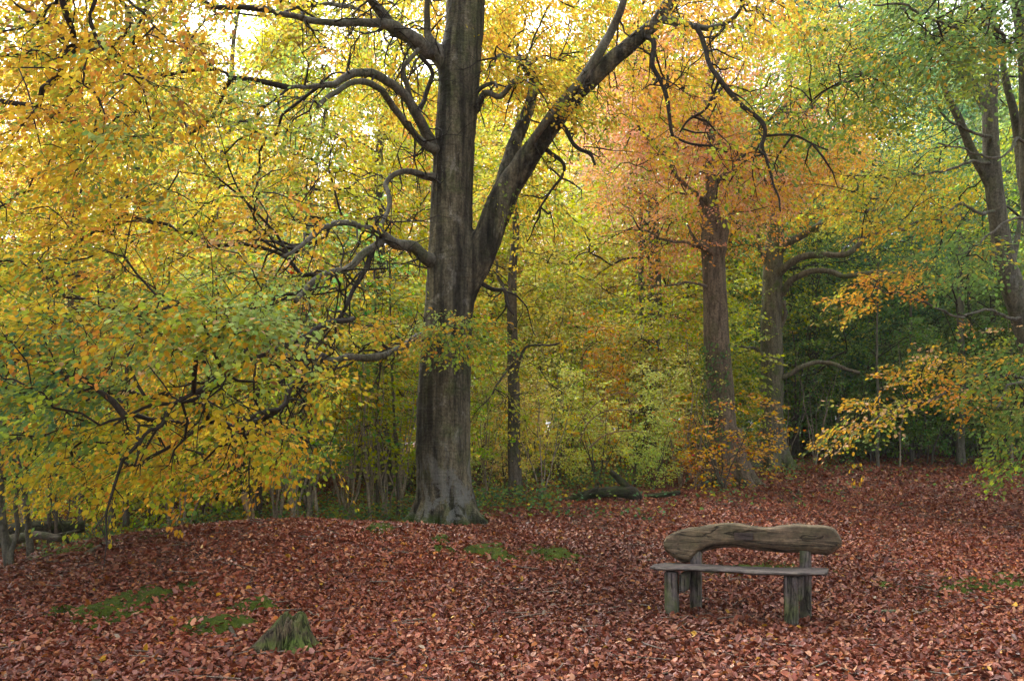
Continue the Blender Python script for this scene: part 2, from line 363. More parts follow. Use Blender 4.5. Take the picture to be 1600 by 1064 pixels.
def woodmat(name, pale, mid, dark, green, gm=.5, axis=0, bump=.012, sc=1.0, crack=.75):
    m, n, l = newmat(name)
    tc = n.new('ShaderNodeTexCoord'); mp = n.new('ShaderNodeMapping'); s = [sc * 14, sc * 14, sc * 14]; s[axis] = sc * 1.3
    mp.inputs['Scale'].default_value = s; l.new(tc.outputs['Object'], mp.inputs[0])
    a = n.new('ShaderNodeTexNoise'); a.inputs['Scale'].default_value = 2.2; a.inputs['Detail'].default_value = 10; a.inputs['Roughness'].default_value = .7; a.inputs['Distortion'].default_value = .7; l.new(mp.outputs[0], a.inputs[0])
    g = n.new('ShaderNodeTexNoise'); g.inputs['Scale'].default_value = 4; g.inputs['Detail'].default_value = 8; g.inputs['Roughness'].default_value = .7; l.new(tc.outputs['Object'], g.inputs[0])
    r = ramp(n, [(.3, dark), (.5, mid), (.68, pale)]); l.new(a.outputs[0], r.inputs[0])
    rg = ramp(n, [(.42, (0, 0, 0)), (.62, (gm,) * 3)]); l.new(g.outputs[0], rg.inputs[0])
    k = n.new('ShaderNodeMix'); k.data_type = 'RGBA'; l.new(rg.outputs[0], k.inputs[0]); l.new(r.outputs[0], k.inputs[6]); k.inputs[7].default_value = (*green, 1)
    cm = n.new('ShaderNodeMapping'); s2 = [sc * 9] * 3; s2[axis] = sc * .9; cm.inputs['Scale'].default_value = s2; cm.inputs['Location'].default_value = (3, 1, 7); l.new(tc.outputs['Object'], cm.inputs[0])
    cn_ = n.new('ShaderNodeTexNoise'); cn_.inputs['Scale'].default_value = 1.6; cn_.inputs['Detail'].default_value = 6; cn_.inputs['Distortion'].default_value = 1.2; l.new(cm.outputs[0], cn_.inputs[0])
    cr = ramp(n, [(.455, (1,) * 3), (.49, (1 - crack,) * 3), (.5, (1 - crack,) * 3), (.53, (1,) * 3)]); l.new(cn_.outputs[0], cr.inputs[0])
    bl_ = n.new('ShaderNodeTexNoise'); bl_.inputs['Scale'].default_value = 11; bl_.inputs['Detail'].default_value = 8; bl_.inputs['Roughness'].default_value = .8; l.new(tc.outputs['Object'], bl_.inputs[0])
    br = ramp(n, [(.35, (.45,) * 3), (.5, (.95,) * 3), (.66, (1.7, 1.65, 1.5))]); l.new(bl_.outputs[0], br.inputs[0])
    k1 = n.new('ShaderNodeMix'); k1.data_type = 'RGBA'; k1.blend_type = 'MULTIPLY'; k1.inputs[0].default_value = 1; l.new(k.outputs[2], k1.inputs[6]); l.new(cr.outputs[0], k1.inputs[7])
    k2 = n.new('ShaderNodeMix'); k2.data_type = 'RGBA'; k2.blend_type = 'MULTIPLY'; k2.inputs[0].default_value = .8; l.new(k1.outputs[2], k2.inputs[6]); l.new(br.outputs[0], k2.inputs[7])
    b = n.new('ShaderNodeBsdfPrincipled'); b.inputs['Roughness'].default_value = .8; b.inputs['Specular IOR Level'].default_value = .2; l.new(k2.outputs[2], b.inputs['Base Color'])
    bp = n.new('ShaderNodeBump'); bp.inputs['Strength'].default_value = .8; bp.inputs['Distance'].default_value = bump; hm = n.new('ShaderNodeMath'); hm.operation = 'MULTIPLY_ADD'; hm.inputs[1].default_value = .6; l.new(cr.outputs[0], hm.inputs[0]); l.new(a.outputs[0], hm.inputs[2]); l.new(hm.outputs[0], bp.inputs['Height']); l.new(bp.outputs[0], b.inputs['Normal'])
    o = n.new('ShaderNodeOutputMaterial'); l.new(b.outputs[0], o.inputs[0]); return m
M['backlog'] = woodmat('carved_log', (.24, .175, .115), (.125, .092, .058), (.04, .03, .021), (.08, .078, .035), .5, bump=.02, sc=.7, crack=.8)
M['seatwood'] = woodmat('weathered_plank', (.145, .12, .112), (.09, .073, .068), (.035, .029, .026), (.08, .085, .045), .3, bump=.015, crack=.5)
M['legwood'] = woodmat('weathered_post', (.20, .165, .155), (.115, .095, .09), (.045, .038, .035), (.085, .11, .028), .7, axis=2, bump=.015)
M['plaque'] = woodmat('dark_plaque', (.075, .055, .048), (.06, .045, .038), (.04, .03, .026), (.05, .045, .03), .2, bump=.002)
M['stump'] = woodmat('rotten_stump', (.22, .16, .10), (.09, .07, .04), (.03, .024, .018), (.10, .16, .02), .85, axis=2, bump=.05)
M['log'] = woodmat('rotten_log', (.2, .16, .13), (.1, .08, .065), (.03, .025, .02), (.05, .075, .015), .7, axis=0, bump=.02)
M['darklog'] = woodmat('dark_rotten_log', (.09, .07, .055), (.04, .032, .025), (.012, .01, .008), (.04, .065, .012), .8, axis=0, bump=.03)
M['paleinner'] = woodmat('split_wood', (.45, .34, .22), (.3, .2, .12), (.12, .07, .05), (.15, .12, .06), .3, axis=2)
M['stone'] = woodmat('pale_stone', (.38, .38, .36), (.25, .25, .24), (.12, .12, .11), (.2, .2, .18), .5)

# ------------------------------------------------------------------ ground
sx = np.sinh(np.linspace(-3.9, 3.9, 281)); xs = sx / sx.max() * 330
ys = np.concatenate([np.linspace(-60, 1.5, 20)[:-1], np.linspace(1.5, 22, 190)[:-1], 22 + (np.exp(np.linspace(0, 5.0, 110)) - 1) * 2.7])
X, Yg = np.meshgrid(xs, ys); Z = ground(X, Yg)
V = np.stack([X, Yg, Z], -1).reshape(-1, 3); nx, ny = len(xs), len(ys)
i, j = np.meshgrid(np.arange(nx - 1), np.arange(ny - 1)); a = (j * nx + i).ravel()
tag(link('ground', rawmesh('ground', V, np.stack([a, a + 1, a + nx + 1, a + nx], -1)), M['ground']), kind='structure', label='woodland floor rising gently behind the bench')

# moss patches (px, Y, rx, ry): where litter is thinned
MOSS = [(318, 9.6, 1.7, .55, 20, 'thin green moss along the lower side of the leafy bank at left'),
        (170, 7.3, .30, .75, -25, 'long strip of moss running down the leafy bank at left'),
        (745, 9.9, .40, .28, 10, 'dark green moss mound with bare root, left one of two below the big beech'),
        (858, 10.2, .33, .42, -15, 'bright green moss patch, right of the two below the big beech'),
        (340, 6.75, .34, .20, 10, 'moss mound on the leaves just left of the tree stump'),
        (398, 7.4, .26, .14, 0, 'small flat moss patch behind the tree stump'),
        (1165, 9.6, .75, .3, 5, 'moss patch on the leaves behind the bench'),
        (1560, 8.6, .95, .38, 8, 'broad moss patch at the right edge of the clearing'),
        (590, 10.8, .16, .3, 0, 'small moss clump on a root left of the big beech'),
        (688, 10.4, .13, .2, 0, 'tiny moss clump in front of the big beech')]
MOSS[0] = (110, 10.2, .9, .35, 15, MOSS[0][5])
def moss_f(x, y):
    f = np.zeros_like(x)
    for px, Y, rx, ry, ang, _ in MOSS:
        cx = (px - 800) / F * Y; c, s = math.cos(R(ang)), math.sin(R(ang))
        u = (x - cx) * c + (y - Y) * s; v = -(x - cx) * s + (y - Y) * c
        f = np.maximum(f, 1 - np.sqrt((u / rx) ** 2 + (v / ry) ** 2) + .85 * fbm(np.stack([x, y, x * 0], -1), 3.6, 4) + .05)
    return f
for px, Y, rx, ry, ang, lab in MOSS:
    cx = (px - 800) / F * Y; c, s = math.cos(R(ang)), math.sin(R(ang))
    nn = 34; gu, gv = np.meshgrid(np.linspace(-1.4, 1.4, nn), np.linspace(-1.4, 1.4, nn))
    x = cx + gu * rx * c - gv * ry * s; y = Y + gu * rx * s + gv * ry * c
    f = np.clip(moss_f(x, y), -.6, .6)
    h = .075 if rx < .5 else .04
    z = ground(x, y) + np.clip(f, -.5, 1) * h * 2 + .012 * fbm(np.stack([x, y, x * 0], -1), 9, 3) + .004
    me = rawmesh('moss_patch', np.stack([x - cx, y - Y, z - ground(cx, Y)], -1).reshape(-1, 3),
                 (lambda a: np.stack([a, a + 1, a + nn + 1, a + nn], -1))((np.arange(nn - 1)[:, None] * nn + np.arange(nn - 1)[None]).ravel()))
    o = link('moss_patch', me, M['moss'], loc=(cx, Y, float(ground(cx, Y)))); tag(o, lab, 'moss patch', 'moss patches among the fallen leaves')

# ------------------------------------------------------------------ leaf litter
def litter():
    Ps = []; Ls = []
    for y0, y1, n, L in ((2.2, 5, 10000, .058), (5, 8, 70000, .050), (8, 12, 92000, .052), (12, 18, 80000, .060), (18, 30, 50000, .09)):
        n = int(n * 1.3); y = np.sqrt(rng.random(n) * (y1 ** 2 - y0 ** 2) + y0 ** 2); x = (rng.random(n) * 2 - 1) * (.96 * y + .5)
        Ps.append(np.stack([x, y], 1)); Ls.append(L * (.8 + .5 * rng.random(n) ** 2))
    P = np.concatenate(Ps); L = np.concatenate(Ls)
    keep = np.ones(len(P), bool)
    mf = moss_f(P[:, 0], P[:, 1]); keep &= (mf < .05) | (rng.random(len(P)) < .38)
    q = np.stack([P[:, 0], P[:, 1], P[:, 0] * 0], -1)
    bare = fbm(q, .8, 4) > .62; keep &= ~bare | (rng.random(len(P)) < .45); dk = (P[:, 0] < -3.2) & (P[:, 1] > 7.8) & (P[:, 1] < 11.5) & (fbm(q, 1.3, 4) > .05); keep &= ~dk | (rng.random(len(P)) < .38)
    fz = (P[:, 0] > 1) * (P[:, 1] > 12.5) * (P[:, 1] < 19) * (fbm(q, 1.1, 3) > .1); keep &= ~fz.astype(bool) | (rng.random(len(P)) < .55)
    P, L, mf = P[keep], L[keep], mf[keep]; n = len(P)
    z = ground(P[:, 0], P[:, 1]) + .004 + .045 * rng.random(n) ** 1.5 + np.clip(mf, 0, .6) * .09
    pos = np.column_stack([P, z])
    th = rng.random(n) * 6.283; ax = np.stack([np.cos(th), np.sin(th), rng.normal(size=n) * .22], -1)
    nr = unit(np.array([0, 0, 1.]) + rng.normal(size=(n, 3)) * .52)
    cols = np.array([(.30, .095, .055), (.22, .06, .038), (.38, .15, .085), (.13, .04, .03), (.44, .23, .16), (.30, .15, .15), (.42, .17, .035), (.52, .30, .20), (.58, .38, .03), (.35, .33, .30)])
    pr = np.array([.27, .2, .17, .13, .07, .06, .055, .03, .008, .007]); k = rng.choice(len(cols), n, p=pr / pr.sum())
    tone = np.clip(1 + .38 * fbm(np.column_stack([P, z * 0]), .45, 4), .5, 1.4)[:, None]
    c = cols[k] * (1 + .15 * rng.normal(size=(n, 1))) * tone
    c = np.clip(c * [.69, .55, .40], .006, .8)
    return build_leaves('leaf_litter', pos - ax * L[:, None] * .4, ax, nr, L * (.6 + .62 * rng.random(n)), .27 + .1 * rng.random(n), c, near=True, fold=.6, curl=.4)
def twiglitter():
    t = Tubes()
    for k in range(900):
        Y = 4 + 14 * rng.random() ** .8; x = (rng.random() * 2 - 1) * .7 * Y; a_ = rng.random() * 6.28; L_ = .06 + .22 * rng.random() ** 2
        p = np.array([x, Y, float(ground(x, Y)) + .035 + .015 * rng.random()]); d = np.array([math.cos(a_), math.sin(a_), rng.normal() * .08]) * L_
        t.add(np.array([p - d, p + rng.normal(size=3) * L_ * .12 * [1, 1, .2], p + d]), np.array([.004, .0035, .002]) * (1 + rng.random()), 4, smooth=False, cap=False)
    return t.mesh('twig_litter')
tag(link('twig_litter', twiglitter(), M['log_']), 'little dry twigs scattered through the fallen leaves', 'twigs', kind='stuff')
tag(link('leaf_litter', litter(), M['litter']), 'copper red carpet of fallen beech leaves over the clearing', 'fallen leaves', kind='stuff')

# ------------------------------------------------------------------ trees
def px_of(P): return 800 + P[:, 0] / P[:, 1] * F, HY - (P[:, 2] - CH) / P[:, 1] * F
def limbpts(l):
    """l: list of (px,py,Y,widthpx) -> points, radii"""
    P = np.array([W(a, b, Y) for a, b, Y, _ in l]); r = np.array([w_ / 2 / F * Y for _, _, Y, w_ in l]); return P, r
def blob(px, py, rx, ry, Y0, Y1, n):
    a = rng.random(n) * 6.283; q = np.sqrt(rng.random(n)); Y = Y0 + (Y1 - Y0) * rng.random(n)
    X_ = px + rx * q * np.cos(a); Z_ = py + ry * q * np.sin(a)
    return np.stack([(X_ - 800) / F * Y, Y, CH + (HY - Z_) / F * Y], -1)
def foliage(root, P, par, ns, nl, size, pal, near, origin, axis=None, L=.42, Wd=.17, spread=1.0, droop=.25, name='crown', clump=.74, roll=.5, mat='leaf', tilt=.22):
    T = P[ns:]; D = unit(T - P[par[ns:]])
    if axis is not None:
        o_ = unit((T - axis) * [1, 1, 0]); D = unit(D * .55 + o_ * .75 + [0, 0, -.5])
    idx, p, ax, nr = sprays(T, unit(D), nl, L, Wd, droop, tilt=tilt, spread=spread, roll=roll)
    n = len(p); g = p[:, 2] > ground(p[:, 0], p[:, 1]) + .05
    idx, p, ax, nr = idx[g], p[g], ax[g], nr[g]; n = len(p)
    c = colour(pal(T), idx, clump)
    sz = size * (.65 + .6 * rng.random(n))
    return link(name, build_leaves(name, p - origin, ax, nr, sz, .30 + .1 * rng.random(n), c, near=near), M[mat], root)

# ---- the big beech
O = np.array([-1.08, 13.0, float(ground(-1.08, 13.0))])
TR = [(697, 850, 13, 96), (696, 800, 13, 92), (695, 760, 13, 87), (693, 700, 13, 84), (695, 600, 13, 80), (698, 530, 13, 76), (704, 450, 13, 76), (705, 400, 13, 72), (705, 350, 13, 66), (706, 300, 13, 65), (710, 230, 13, 64), (716, 150, 13, 64), (718, 100, 13, 66), (725, 50, 13, 60), (728, 0, 13, 59), (738, -150, 13.1, 52), (750, -400, 13.3, 40), (748, -700, 13.4, 22), (760, -900, 13.4, 8)]
FK = [(716, 500, 13.0, 30), (728, 450, 12.95, 42), (748, 405, 12.9, 46), (764, 365, 12.9, 45), (778, 330, 12.9, 46), (792, 298, 12.9, 43), (815, 262, 12.8, 38), (842, 222, 12.7, 34), (872, 182, 12.6, 31), (905, 142, 12.5, 28), (945, 104, 12.4, 26), (985, 70, 12.3, 24), (1025, 34, 12.2, 20), (1052, -10, 12.1, 20), (1075, -90, 12, 15), (1090, -250, 11.8, 8)]
F2 = [(780, 325, 12.95, 26), (787, 282, 13.1, 25), (799, 242, 13.3, 23), (813, 203, 13.5, 21), (826, 170, 13.6, 19), (834, 138, 13.7, 16), (830, 112, 13.7, 12), (822, 90, 13.7, 8)]
root = thing('beech_tree', O, 'huge old forked beech with mossy base, its yellow green boughs filling the left', 'tree')
tb = Tubes()
for l, sd_ in ((TR, 0), (FK, 3), (F2, 7)):
    P, r = limbpts(l); tb.add(P, r, 28, step=.12, wob=.045, seed=sd_)
for k, (a_, ln, r0_) in enumerate([(195, .55, .16), (245, .5, .19), (300, .6, .17), (338, .5, .17), (35, .6, .17), (90, .6, .17), (140, .6, .17), (275, .4, .14), (222, .4, .13)]):
    d = np.array([math.cos(R(a_)), math.sin(R(a_)), 0]); c0 = O + [0, 0, 0]
    pts = [c0 + d * .12 + [0, 0, 1.6], c0 + d * .30 + [0, 0, .75], c0 + d * .44 + [0, 0, .26], c0 + d * (.48 + ln * .35) + [0, 0, .05]]
    e = c0 + d * (.48 + ln * .7); pts.append(np.array([e[0], e[1], float(ground(e[0], e[1])) - .06]))
    tb.add(np.array(pts), np.array([.10, r0_ * .85, r0_ * .85, r0_ * .55, r0_ * .3]), 12, step=.06, wob=.06, seed=k)
me = tb.mesh('trunk', O); tk = link('trunk', me, M['bark_main'], root)
rm = tk.modifiers.new('remesh', 'REMESH'); rm.mode = 'VOXEL'; rm.voxel_size = .028; rm.use_smooth_shade = True
s_ = tk.modifiers.new('smooth', 'SMOOTH'); s_.factor = .5; s_.iterations = 7
tx = bpy.data.textures.new('bark_relief', 'CLOUDS'); tx.noise_scale = .16; tx.noise_depth = 4
dm = tk.modifiers.new('relief', 'DISPLACE'); dm.texture = tx; dm.texture_coords = 'LOCAL'; dm.strength = .035; dm.mid_level = .5

LIMBS = [
 [(700, 100, 13, 40), (684, 84, 12.9, 30), (665, 70, 12.8, 25), (640, 54, 12.6, 22), (618, 38, 12.4, 20), (598, 18, 12.2, 16), (578, -4, 12, 13), (540, -60, 11.5, 9)],
 [(622, 42, 12.4, 14), (605, 34, 12.2, 15), (580, 31, 12, 13), (550, 32, 11.8, 12), (515, 35, 11.5, 10), (480, 30, 11.2, 9), (445, 22, 11, 8), (412, 6, 10.7, 6)],
 [(700, 110, 12.9, 22), (685, 80, 12.8, 18), (674, 50, 12.8, 12), (671, 15, 12.7, 9), (674, -30, 12.6, 7)],
 [(700, 250, 13, 30), (680, 235, 12.9, 23), (665, 207, 12.7, 18), (650, 180, 12.5, 16), (628, 150, 12.3, 14), (600, 128, 12, 13), (565, 119, 11.6, 12), (530, 128, 11.2, 10), (500, 134, 10.8, 8), (455, 140, 10.4, 6)],
 [(700, 245, 13, 20), (675, 228, 12.7, 15), (650, 206, 12.4, 12), (615, 172, 12, 11), (590, 147, 11.6, 10), (562, 137, 11.3, 9), (530, 150, 11, 8), (500, 172, 10.6, 6)],
 [(672, 215, 12.8, 12), (660, 180, 12.6, 10), (645, 140, 12.4, 9), (630, 105, 12.2, 8), (640, 88, 12.2, 7), (655, 75, 12.3, 6)],
 [(655, 172, 12.6, 8), (668, 150, 12.8, 7), (668, 115, 12.8, 6), (655, 85, 12.7, 5)],
 [(700, 285, 13, 20), (678, 273, 12.8, 13), (655, 267, 12.6, 10), (628, 272, 12.4, 9), (610, 286, 12.2, 8), (608, 308, 12, 8), (603, 335, 11.8, 7), (590, 360, 11.5, 5)],
 [(706, 425, 13, 34), (684, 410, 12.8, 26), (665, 398, 12.6, 22), (645, 386, 12.3, 19), (620, 378, 12.0, 17), (598, 366, 11.6, 15), (575, 357, 11.2, 12), (545, 356, 10.8, 10), (512, 364, 10.3, 9), (480, 380, 9.8, 7), (440, 394, 9.2, 5)],
 [(602, 372, 11.7, 12), (580, 393, 11.4, 12), (548, 411, 11, 11), (515, 424, 10.6, 10), (492, 440, 10.3, 9), (464, 472, 9.9, 7)],
 [(580, 394, 11.4, 9), (565, 425, 11.2, 8), (552, 462, 11, 7), (535, 490, 10.8, 6), (516, 508, 10.6, 5)],
 [(695, 520, 13, 24), (668, 530, 12.6, 16), (645, 535, 12.2, 13), (615, 546, 11.8, 12), (585, 556, 11.4, 12), (550, 553, 11, 10), (505, 555, 10.5, 9), (458, 560, 10, 6)],
 [(505, 555, 10.5, 8), (490, 580, 10.2, 9), (462, 598, 9.9, 9), (445, 618, 9.6, 8), (405, 652, 9.2, 7), (380, 668, 8.9, 6), (355, 690, 8.6, 5)],
 [(550, 500, 10.5, 7), (440, 545, 9, 8), (360, 565, 8.2, 8), (340, 590, 7.9, 8), (318, 618, 7.7, 7), (280, 645, 7.4, 6), (250, 672, 7.2, 6), (225, 700, 7.1, 5), (207, 732, 7, 3)],
 [(315, 618, 7.7, 6), (285, 628, 7.5, 6), (230, 640, 7.3, 5), (180, 668, 7.1, 3)],
 [(745, 175, 13, 12), (760, 153, 12.8, 9), (785, 150, 12.7, 8), (800, 132, 12.6, 7), (808, 120, 12.6, 6)],
 [(740, 150, 13, 10), (752, 132, 12.8, 7), (765, 124, 12.7, 5), (776, 134, 12.6, 4)],
 [(820, 98, 13.1, 10), (800, 92, 13, 8), (785, 86, 12.9, 6), (770, 90, 12.8, 4)],
 [(798, 285, 12.85, 12), (815, 252, 12.7, 12), (840, 212, 12.5, 12), (870, 172, 12.4, 13), (900, 138, 12.3, 14), (918, 112, 12.3, 16), (935, 80, 12.3, 15), (955, 45, 12.3, 13), (975, 8, 12.2, 11), (985, -50, 12.1, 8)],
 [(1030, 30, 12.2, 16), (1060, 34, 12, 11), (1095, 40, 11.8, 9), (1128, 38, 11.6, 8), (1150, 22, 11.5, 6), (1160, 0, 11.4, 4)],
 [(1086, 40, 11.8, 8), (1098, 72, 11.6, 8), (1112, 105, 11.4, 8), (1130, 130, 11.2, 8), (1165, 162, 11, 7), (1192, 198, 10.9, 7), (1196, 235, 10.8, 5), (1208, 280, 10.7, 4), (1220, 330, 10.6, 3)],
 [(1018, 66, 12.1, 9), (1022, 100, 12, 7), (1034, 140, 11.9, 7), (1045, 178, 11.8, 6), (1053, 216, 11.7, 5)],
 [(1053, 214, 11.7, 4), (1078, 224, 11.6, 4), (1108, 228, 11.5, 4), (1140, 236, 11.4, 3)],
 [(1122, 132, 11.3, 5), (1105, 165, 11.4, 4), (1085, 190, 11.5, 4), (1062, 210, 11.6, 3)],
 [(1197, 213, 10.9, 4), (1235, 216, 10.8, 4), (1262, 224, 10.7, 3), (1290, 232, 10.6, 2)],
 [(880, 200, 12.6, 8), (892, 230, 12.4, 6), (920, 245, 12.2, 5), (930, 262, 12, 4)],
 [(860, 240, 12.7, 7), (880, 262, 12.5, 5), (862, 300, 12.4, 4), (838, 335, 12.3, 3)],
 [(765, 452, 12.9, 7), (783, 456, 12.7, 6), (795, 470, 12.6, 6), (801, 492, 12.5, 3)],
 # boughs beyond the frame or behind, to carry the rest of the crown
 [(728, -60, 13, 30), (640, -130, 12, 22), (520, -190, 10.5, 16), (380, -170, 9, 11), (240, -120, 8, 8), (120, -60, 7.5, 5)],
 [(735, -100, 13, 26), (640, -160, 14.2, 18), (480, -160, 15.5, 12), (330, -80, 16.5, 8)],
 [(745, -250, 13.1, 24), (830, -300, 12, 16), (960, -300, 11, 12), (1100, -200, 10.4, 7)],
 [(712, 120, 13.2, 12), (640, 60, 14.2, 9), (560, 20, 15, 7), (460, 10, 16, 5)],
 [(745, -300, 13.2, 20), (660, -380, 12, 14), (560, -380, 11, 8)],
]
skel = []; cents = [catmull(*limbpts(q), .1)[0] for q in (TR, FK, F2)]
for l in LIMBS:
    P, r = limbpts(l)
    P[1:-1] += rng.normal(size=(len(P) - 2, 3)) * .03
    CL = np.concatenate(cents); dd_ = np.linalg.norm(CL - P[0], axis=1)
    if .05 < dd_.min() < .9: P = np.vstack([CL[dd_.argmin()], P]); r = np.r_[r[0], r]
    lt = Tubes(); lt.add(P, r, 10, step=.07, wob=.10, seed=len(skel) * .3, kink=.065); P, r = lt.last; cents.append(P)
    # rough elbows and a few dead stubs
    link('limb', lt.mesh('limb', O), M['bark'] if r[1] > .05 else M['twig'], root)
    skel.append(P[6::4])
for l in (FK, F2):
    P, r = limbpts(l); Pc, rc = catmull(P, r, .4); skel.append(Pc[len(Pc) // 2:])
skel = np.concatenate(skel)
LOWX = [-400, -150, 0, 60, 200, 300, 380, 450, 520, 600, 655, 700]; LOWY = [770, 765, 755, 772, 774, 758, 725, 685, 640, 590, 515, 470]
CORR = [([(655, 530), (560, 555), (500, 558), (445, 618), (380, 670)], 11.0, 30), ([(440, 545), (360, 565), (318, 618), (207, 732)], 8.3, 26), ([(672, 405), (600, 366), (520, 362), (440, 394)], 12.2, 26), ([(602, 372), (515, 424), (464, 472)], 11.6, 24), ([(565, 425), (540, 490)], 11, 16)]
def left_targets(n, back=.22):
    out = []
    while sum(len(o) for o in out) < n:
        m = n * 2; px = rng.random(m) * 1000 - 330; py = rng.random(m) * 1130 - 330
        Y = np.where(rng.random(m) < back, 12 + 5 * rng.random(m), 6.3 + 6.5 * rng.random(m) ** .9)
        x = (px - 800) / F * Y; z = CH + (HY - py) / F * Y
        k = (py < np.interp(px, LOWX, LOWY) - 6) & (np.hypot(x + 1.1, Y - 13) < 8.8) & (np.hypot(x + 1.1, Y - 13) > 1.0)
        k &= (Y > 6.9 + (rng.random(m)) * 1.2)
        k &= ~((px < 60) & (Y < 8.5) & (rng.random(m) < .5))
        for seg, yl, wd_ in CORR:
            A_ = np.array(seg, float); dm_ = np.full(m, 1e9)
            for a_, b_ in zip(A_[:-1], A_[1:]):
                ab = b_ - a_; t_ = np.clip(((px - a_[0]) * ab[0] + (py - a_[1]) * ab[1]) / (ab @ ab), 0, 1); dm_ = np.minimum(dm_, np.hypot(px - a_[0] - ab[0] * t_, py - a_[1] - ab[1] * t_))
            k &= ~((dm_ < wd_) & (Y < yl) & (rng.random(m) < .62))
        k &= ~((px > 520) & (rng.random(m) < .55)) & ~((px > 460) & (py < 170) & (Y < 11.5) & (rng.random(m) < .7)) & ~((px > 600) & (py > 60) & (rng.random(m) < .6)) & ~((px > 540) & (py < 400) & (Y < 12.8) & (rng.random(m) < .75))
        k &= (px < 655)
        k &= ~((px > 420) & (py < 110) & (py > 0) & (rng.random(m) < .45))
        # hollow: crown is a shell of leafy ends with darker inside
        k &= ~((np.hypot(x + 1.1, Y - 13) < 4.5) & (Y < 12) & (rng.random(m) < .55))
        for gx, gy, grx, gry in ((20, 200, 70, 110), (190, 10, 80, 40), (420, 60, 90, 60), (470, 110, 60, 40), (345, 240, 40, 30), (20, 30, 60, 50), (560, 190, 50, 60)):
            k &= ~((((px - gx) / grx) ** 2 + ((py - gy) / gry) ** 2 < 1) & (rng.random(m) < .8))
        out.append(np.stack([x, Y, z], -1)[k])
    return np.concatenate(out)[:n]
tg = [left_targets(3000)]
tg += [blob(720, 520, 62, 26, 11.2, 12.1, 34), blob(620, 520, 60, 34, 11, 12.2, 22), blob(320, 500, 130, 34, 6.6, 7.4, 60), blob(80, 560, 110, 90, 6.6, 8.2, 70), blob(300, 700, 220, 50, 8.5, 12, 130), blob(120, 130, 170, 150, 6.6, 9, 100)]
tg += [blob(950, 60, 240, 130, 12.8, 17, 300), blob(830, 112, 60, 26, 12.2, 12.9, 26), blob(910, 165, 60, 26, 11.6, 12.2, 16), blob(1120, 0, 150, 60, 10, 12.5, 50), blob(700, 60, 170, 130, 13.8, 17, 170), blob(840, 30, 120, 90, 13.6, 17, 120), blob(560, 60, 160, 120, 13.5, 17, 110), blob(1120, 240, 110, 90, 10.6, 12, 40), blob(880, -180, 420, 170, 9, 17, 300), blob(820, 300, 60, 80, 12.6, 14, 24), blob(1040, 150, 60, 80, 12.5, 14, 26)]
tg = np.concatenate(tg)
P, par, ns = grow(skel, tg, .32)
tw, rad, cnt = chains(P, par, ns, r0=.0032, ex=.45, rmax=.034, sides=5, jit=.09)
ZONES = [  # px, py, rx, ry, strength, mix
 (100, 120, 230, 200, 1.6, mix(gold=4, yellow=3, orange=1.3, brown=.6, lime=1.4)), (0, 300, 120, 200, 1.0, mix(gold=3, yellow=3, lime=2, orange=1)),
 (490, 100, 90, 70, 1.6, mix(lime=4, green=3, pale=.5, gold=1)), (300, 220, 170, 80, 1.5, mix(green=3, lime=4, olive=2, yellow=1.5, pale=1)),
 (320, 340, 120, 90, 1.3, mix(gold=3, lime=3, orange=1, peach=.6, yellow=2)), (360, 250, 90, 60, .9, mix(gold=3, yellow=2, orange=1)),
 (420, 450, 160, 60, 1.4, mix(green=3, pale=3, lime=2, gold=.8)), (310, 510, 150, 60, 1.9, mix(pale=4, green=1.6, peach=1.2, lime=2, gold=.7)),
 (60, 600, 150, 110, 1.8, mix(green=4, blue=2, lime=1.4, gold=.7, brown=.3)), (60, 440, 120, 60, 1.2, mix(lime=3, green=2, yellow=2, gold=1)),
 (220, 470, 170, 70, .8, mix(gold=2, brown=1, olive=2, lime=2)), (120, 730, 160, 80, 1.4, mix(yellow=4, lime=3, gold=2, green=1)),
 (350, 700, 150, 90, 1.7, mix(yellow=3, gold=3, lime=3, orange=.8)), (600, 450, 100, 200, 1.3, mix(yellow=4, lime=2, gold=2)),
 (600, 150, 90, 200, 1.3, mix(yellow=4, gold=3, lime=2)), (720, 520, 70, 50, 3, mix(green=2.2, lime=3, pale=1.6, gold=1.4, orange=.3)),
 (950, 60, 260, 150, 2, mix(yellow=4, gold=4, orange=1, lime=1.3)), (860, 140, 90, 80, 1.6, mix(yellow=3, lime=3, gold=2)), (1110, 60, 120, 90, 2, mix(gold=3, yellow=2, lime=2, orange=2)),
 (1100, 220, 120, 90, 2, mix(orange=2, gold=4, lime=1, yellow=1))]
BASE = mix(yellow=2.6, gold=2, lime=3.6, olive=1, green=1.4, orange=.5, brown=.3)
def main_pal(T):
    px, py = px_of(T); w_ = np.tile(BASE, (len(T), 1)) * .35
    for a, b, rx, ry, s, m in ZONES:
        w_ += np.exp(-(((px - a) / rx) ** 2 + ((py - b) / ry) ** 2) ** 1.5)[:, None] * s * m
    n1 = fbm(T, .9, 3)[:, None]; g = mix(green=2, lime=1.5, pale=.6); y = mix(gold=2, orange=1, yellow=1)
    w_ += np.clip(n1, 0, 1) * .8 * g + np.clip(-n1, 0, 1) * .7 * y
    return w_ / w_.sum(1, keepdims=True)
foliage(root, P, par, ns, 35, .061, main_pal, True, O, axis=O, L=.52, Wd=.15, roll=.5, tilt=.16)
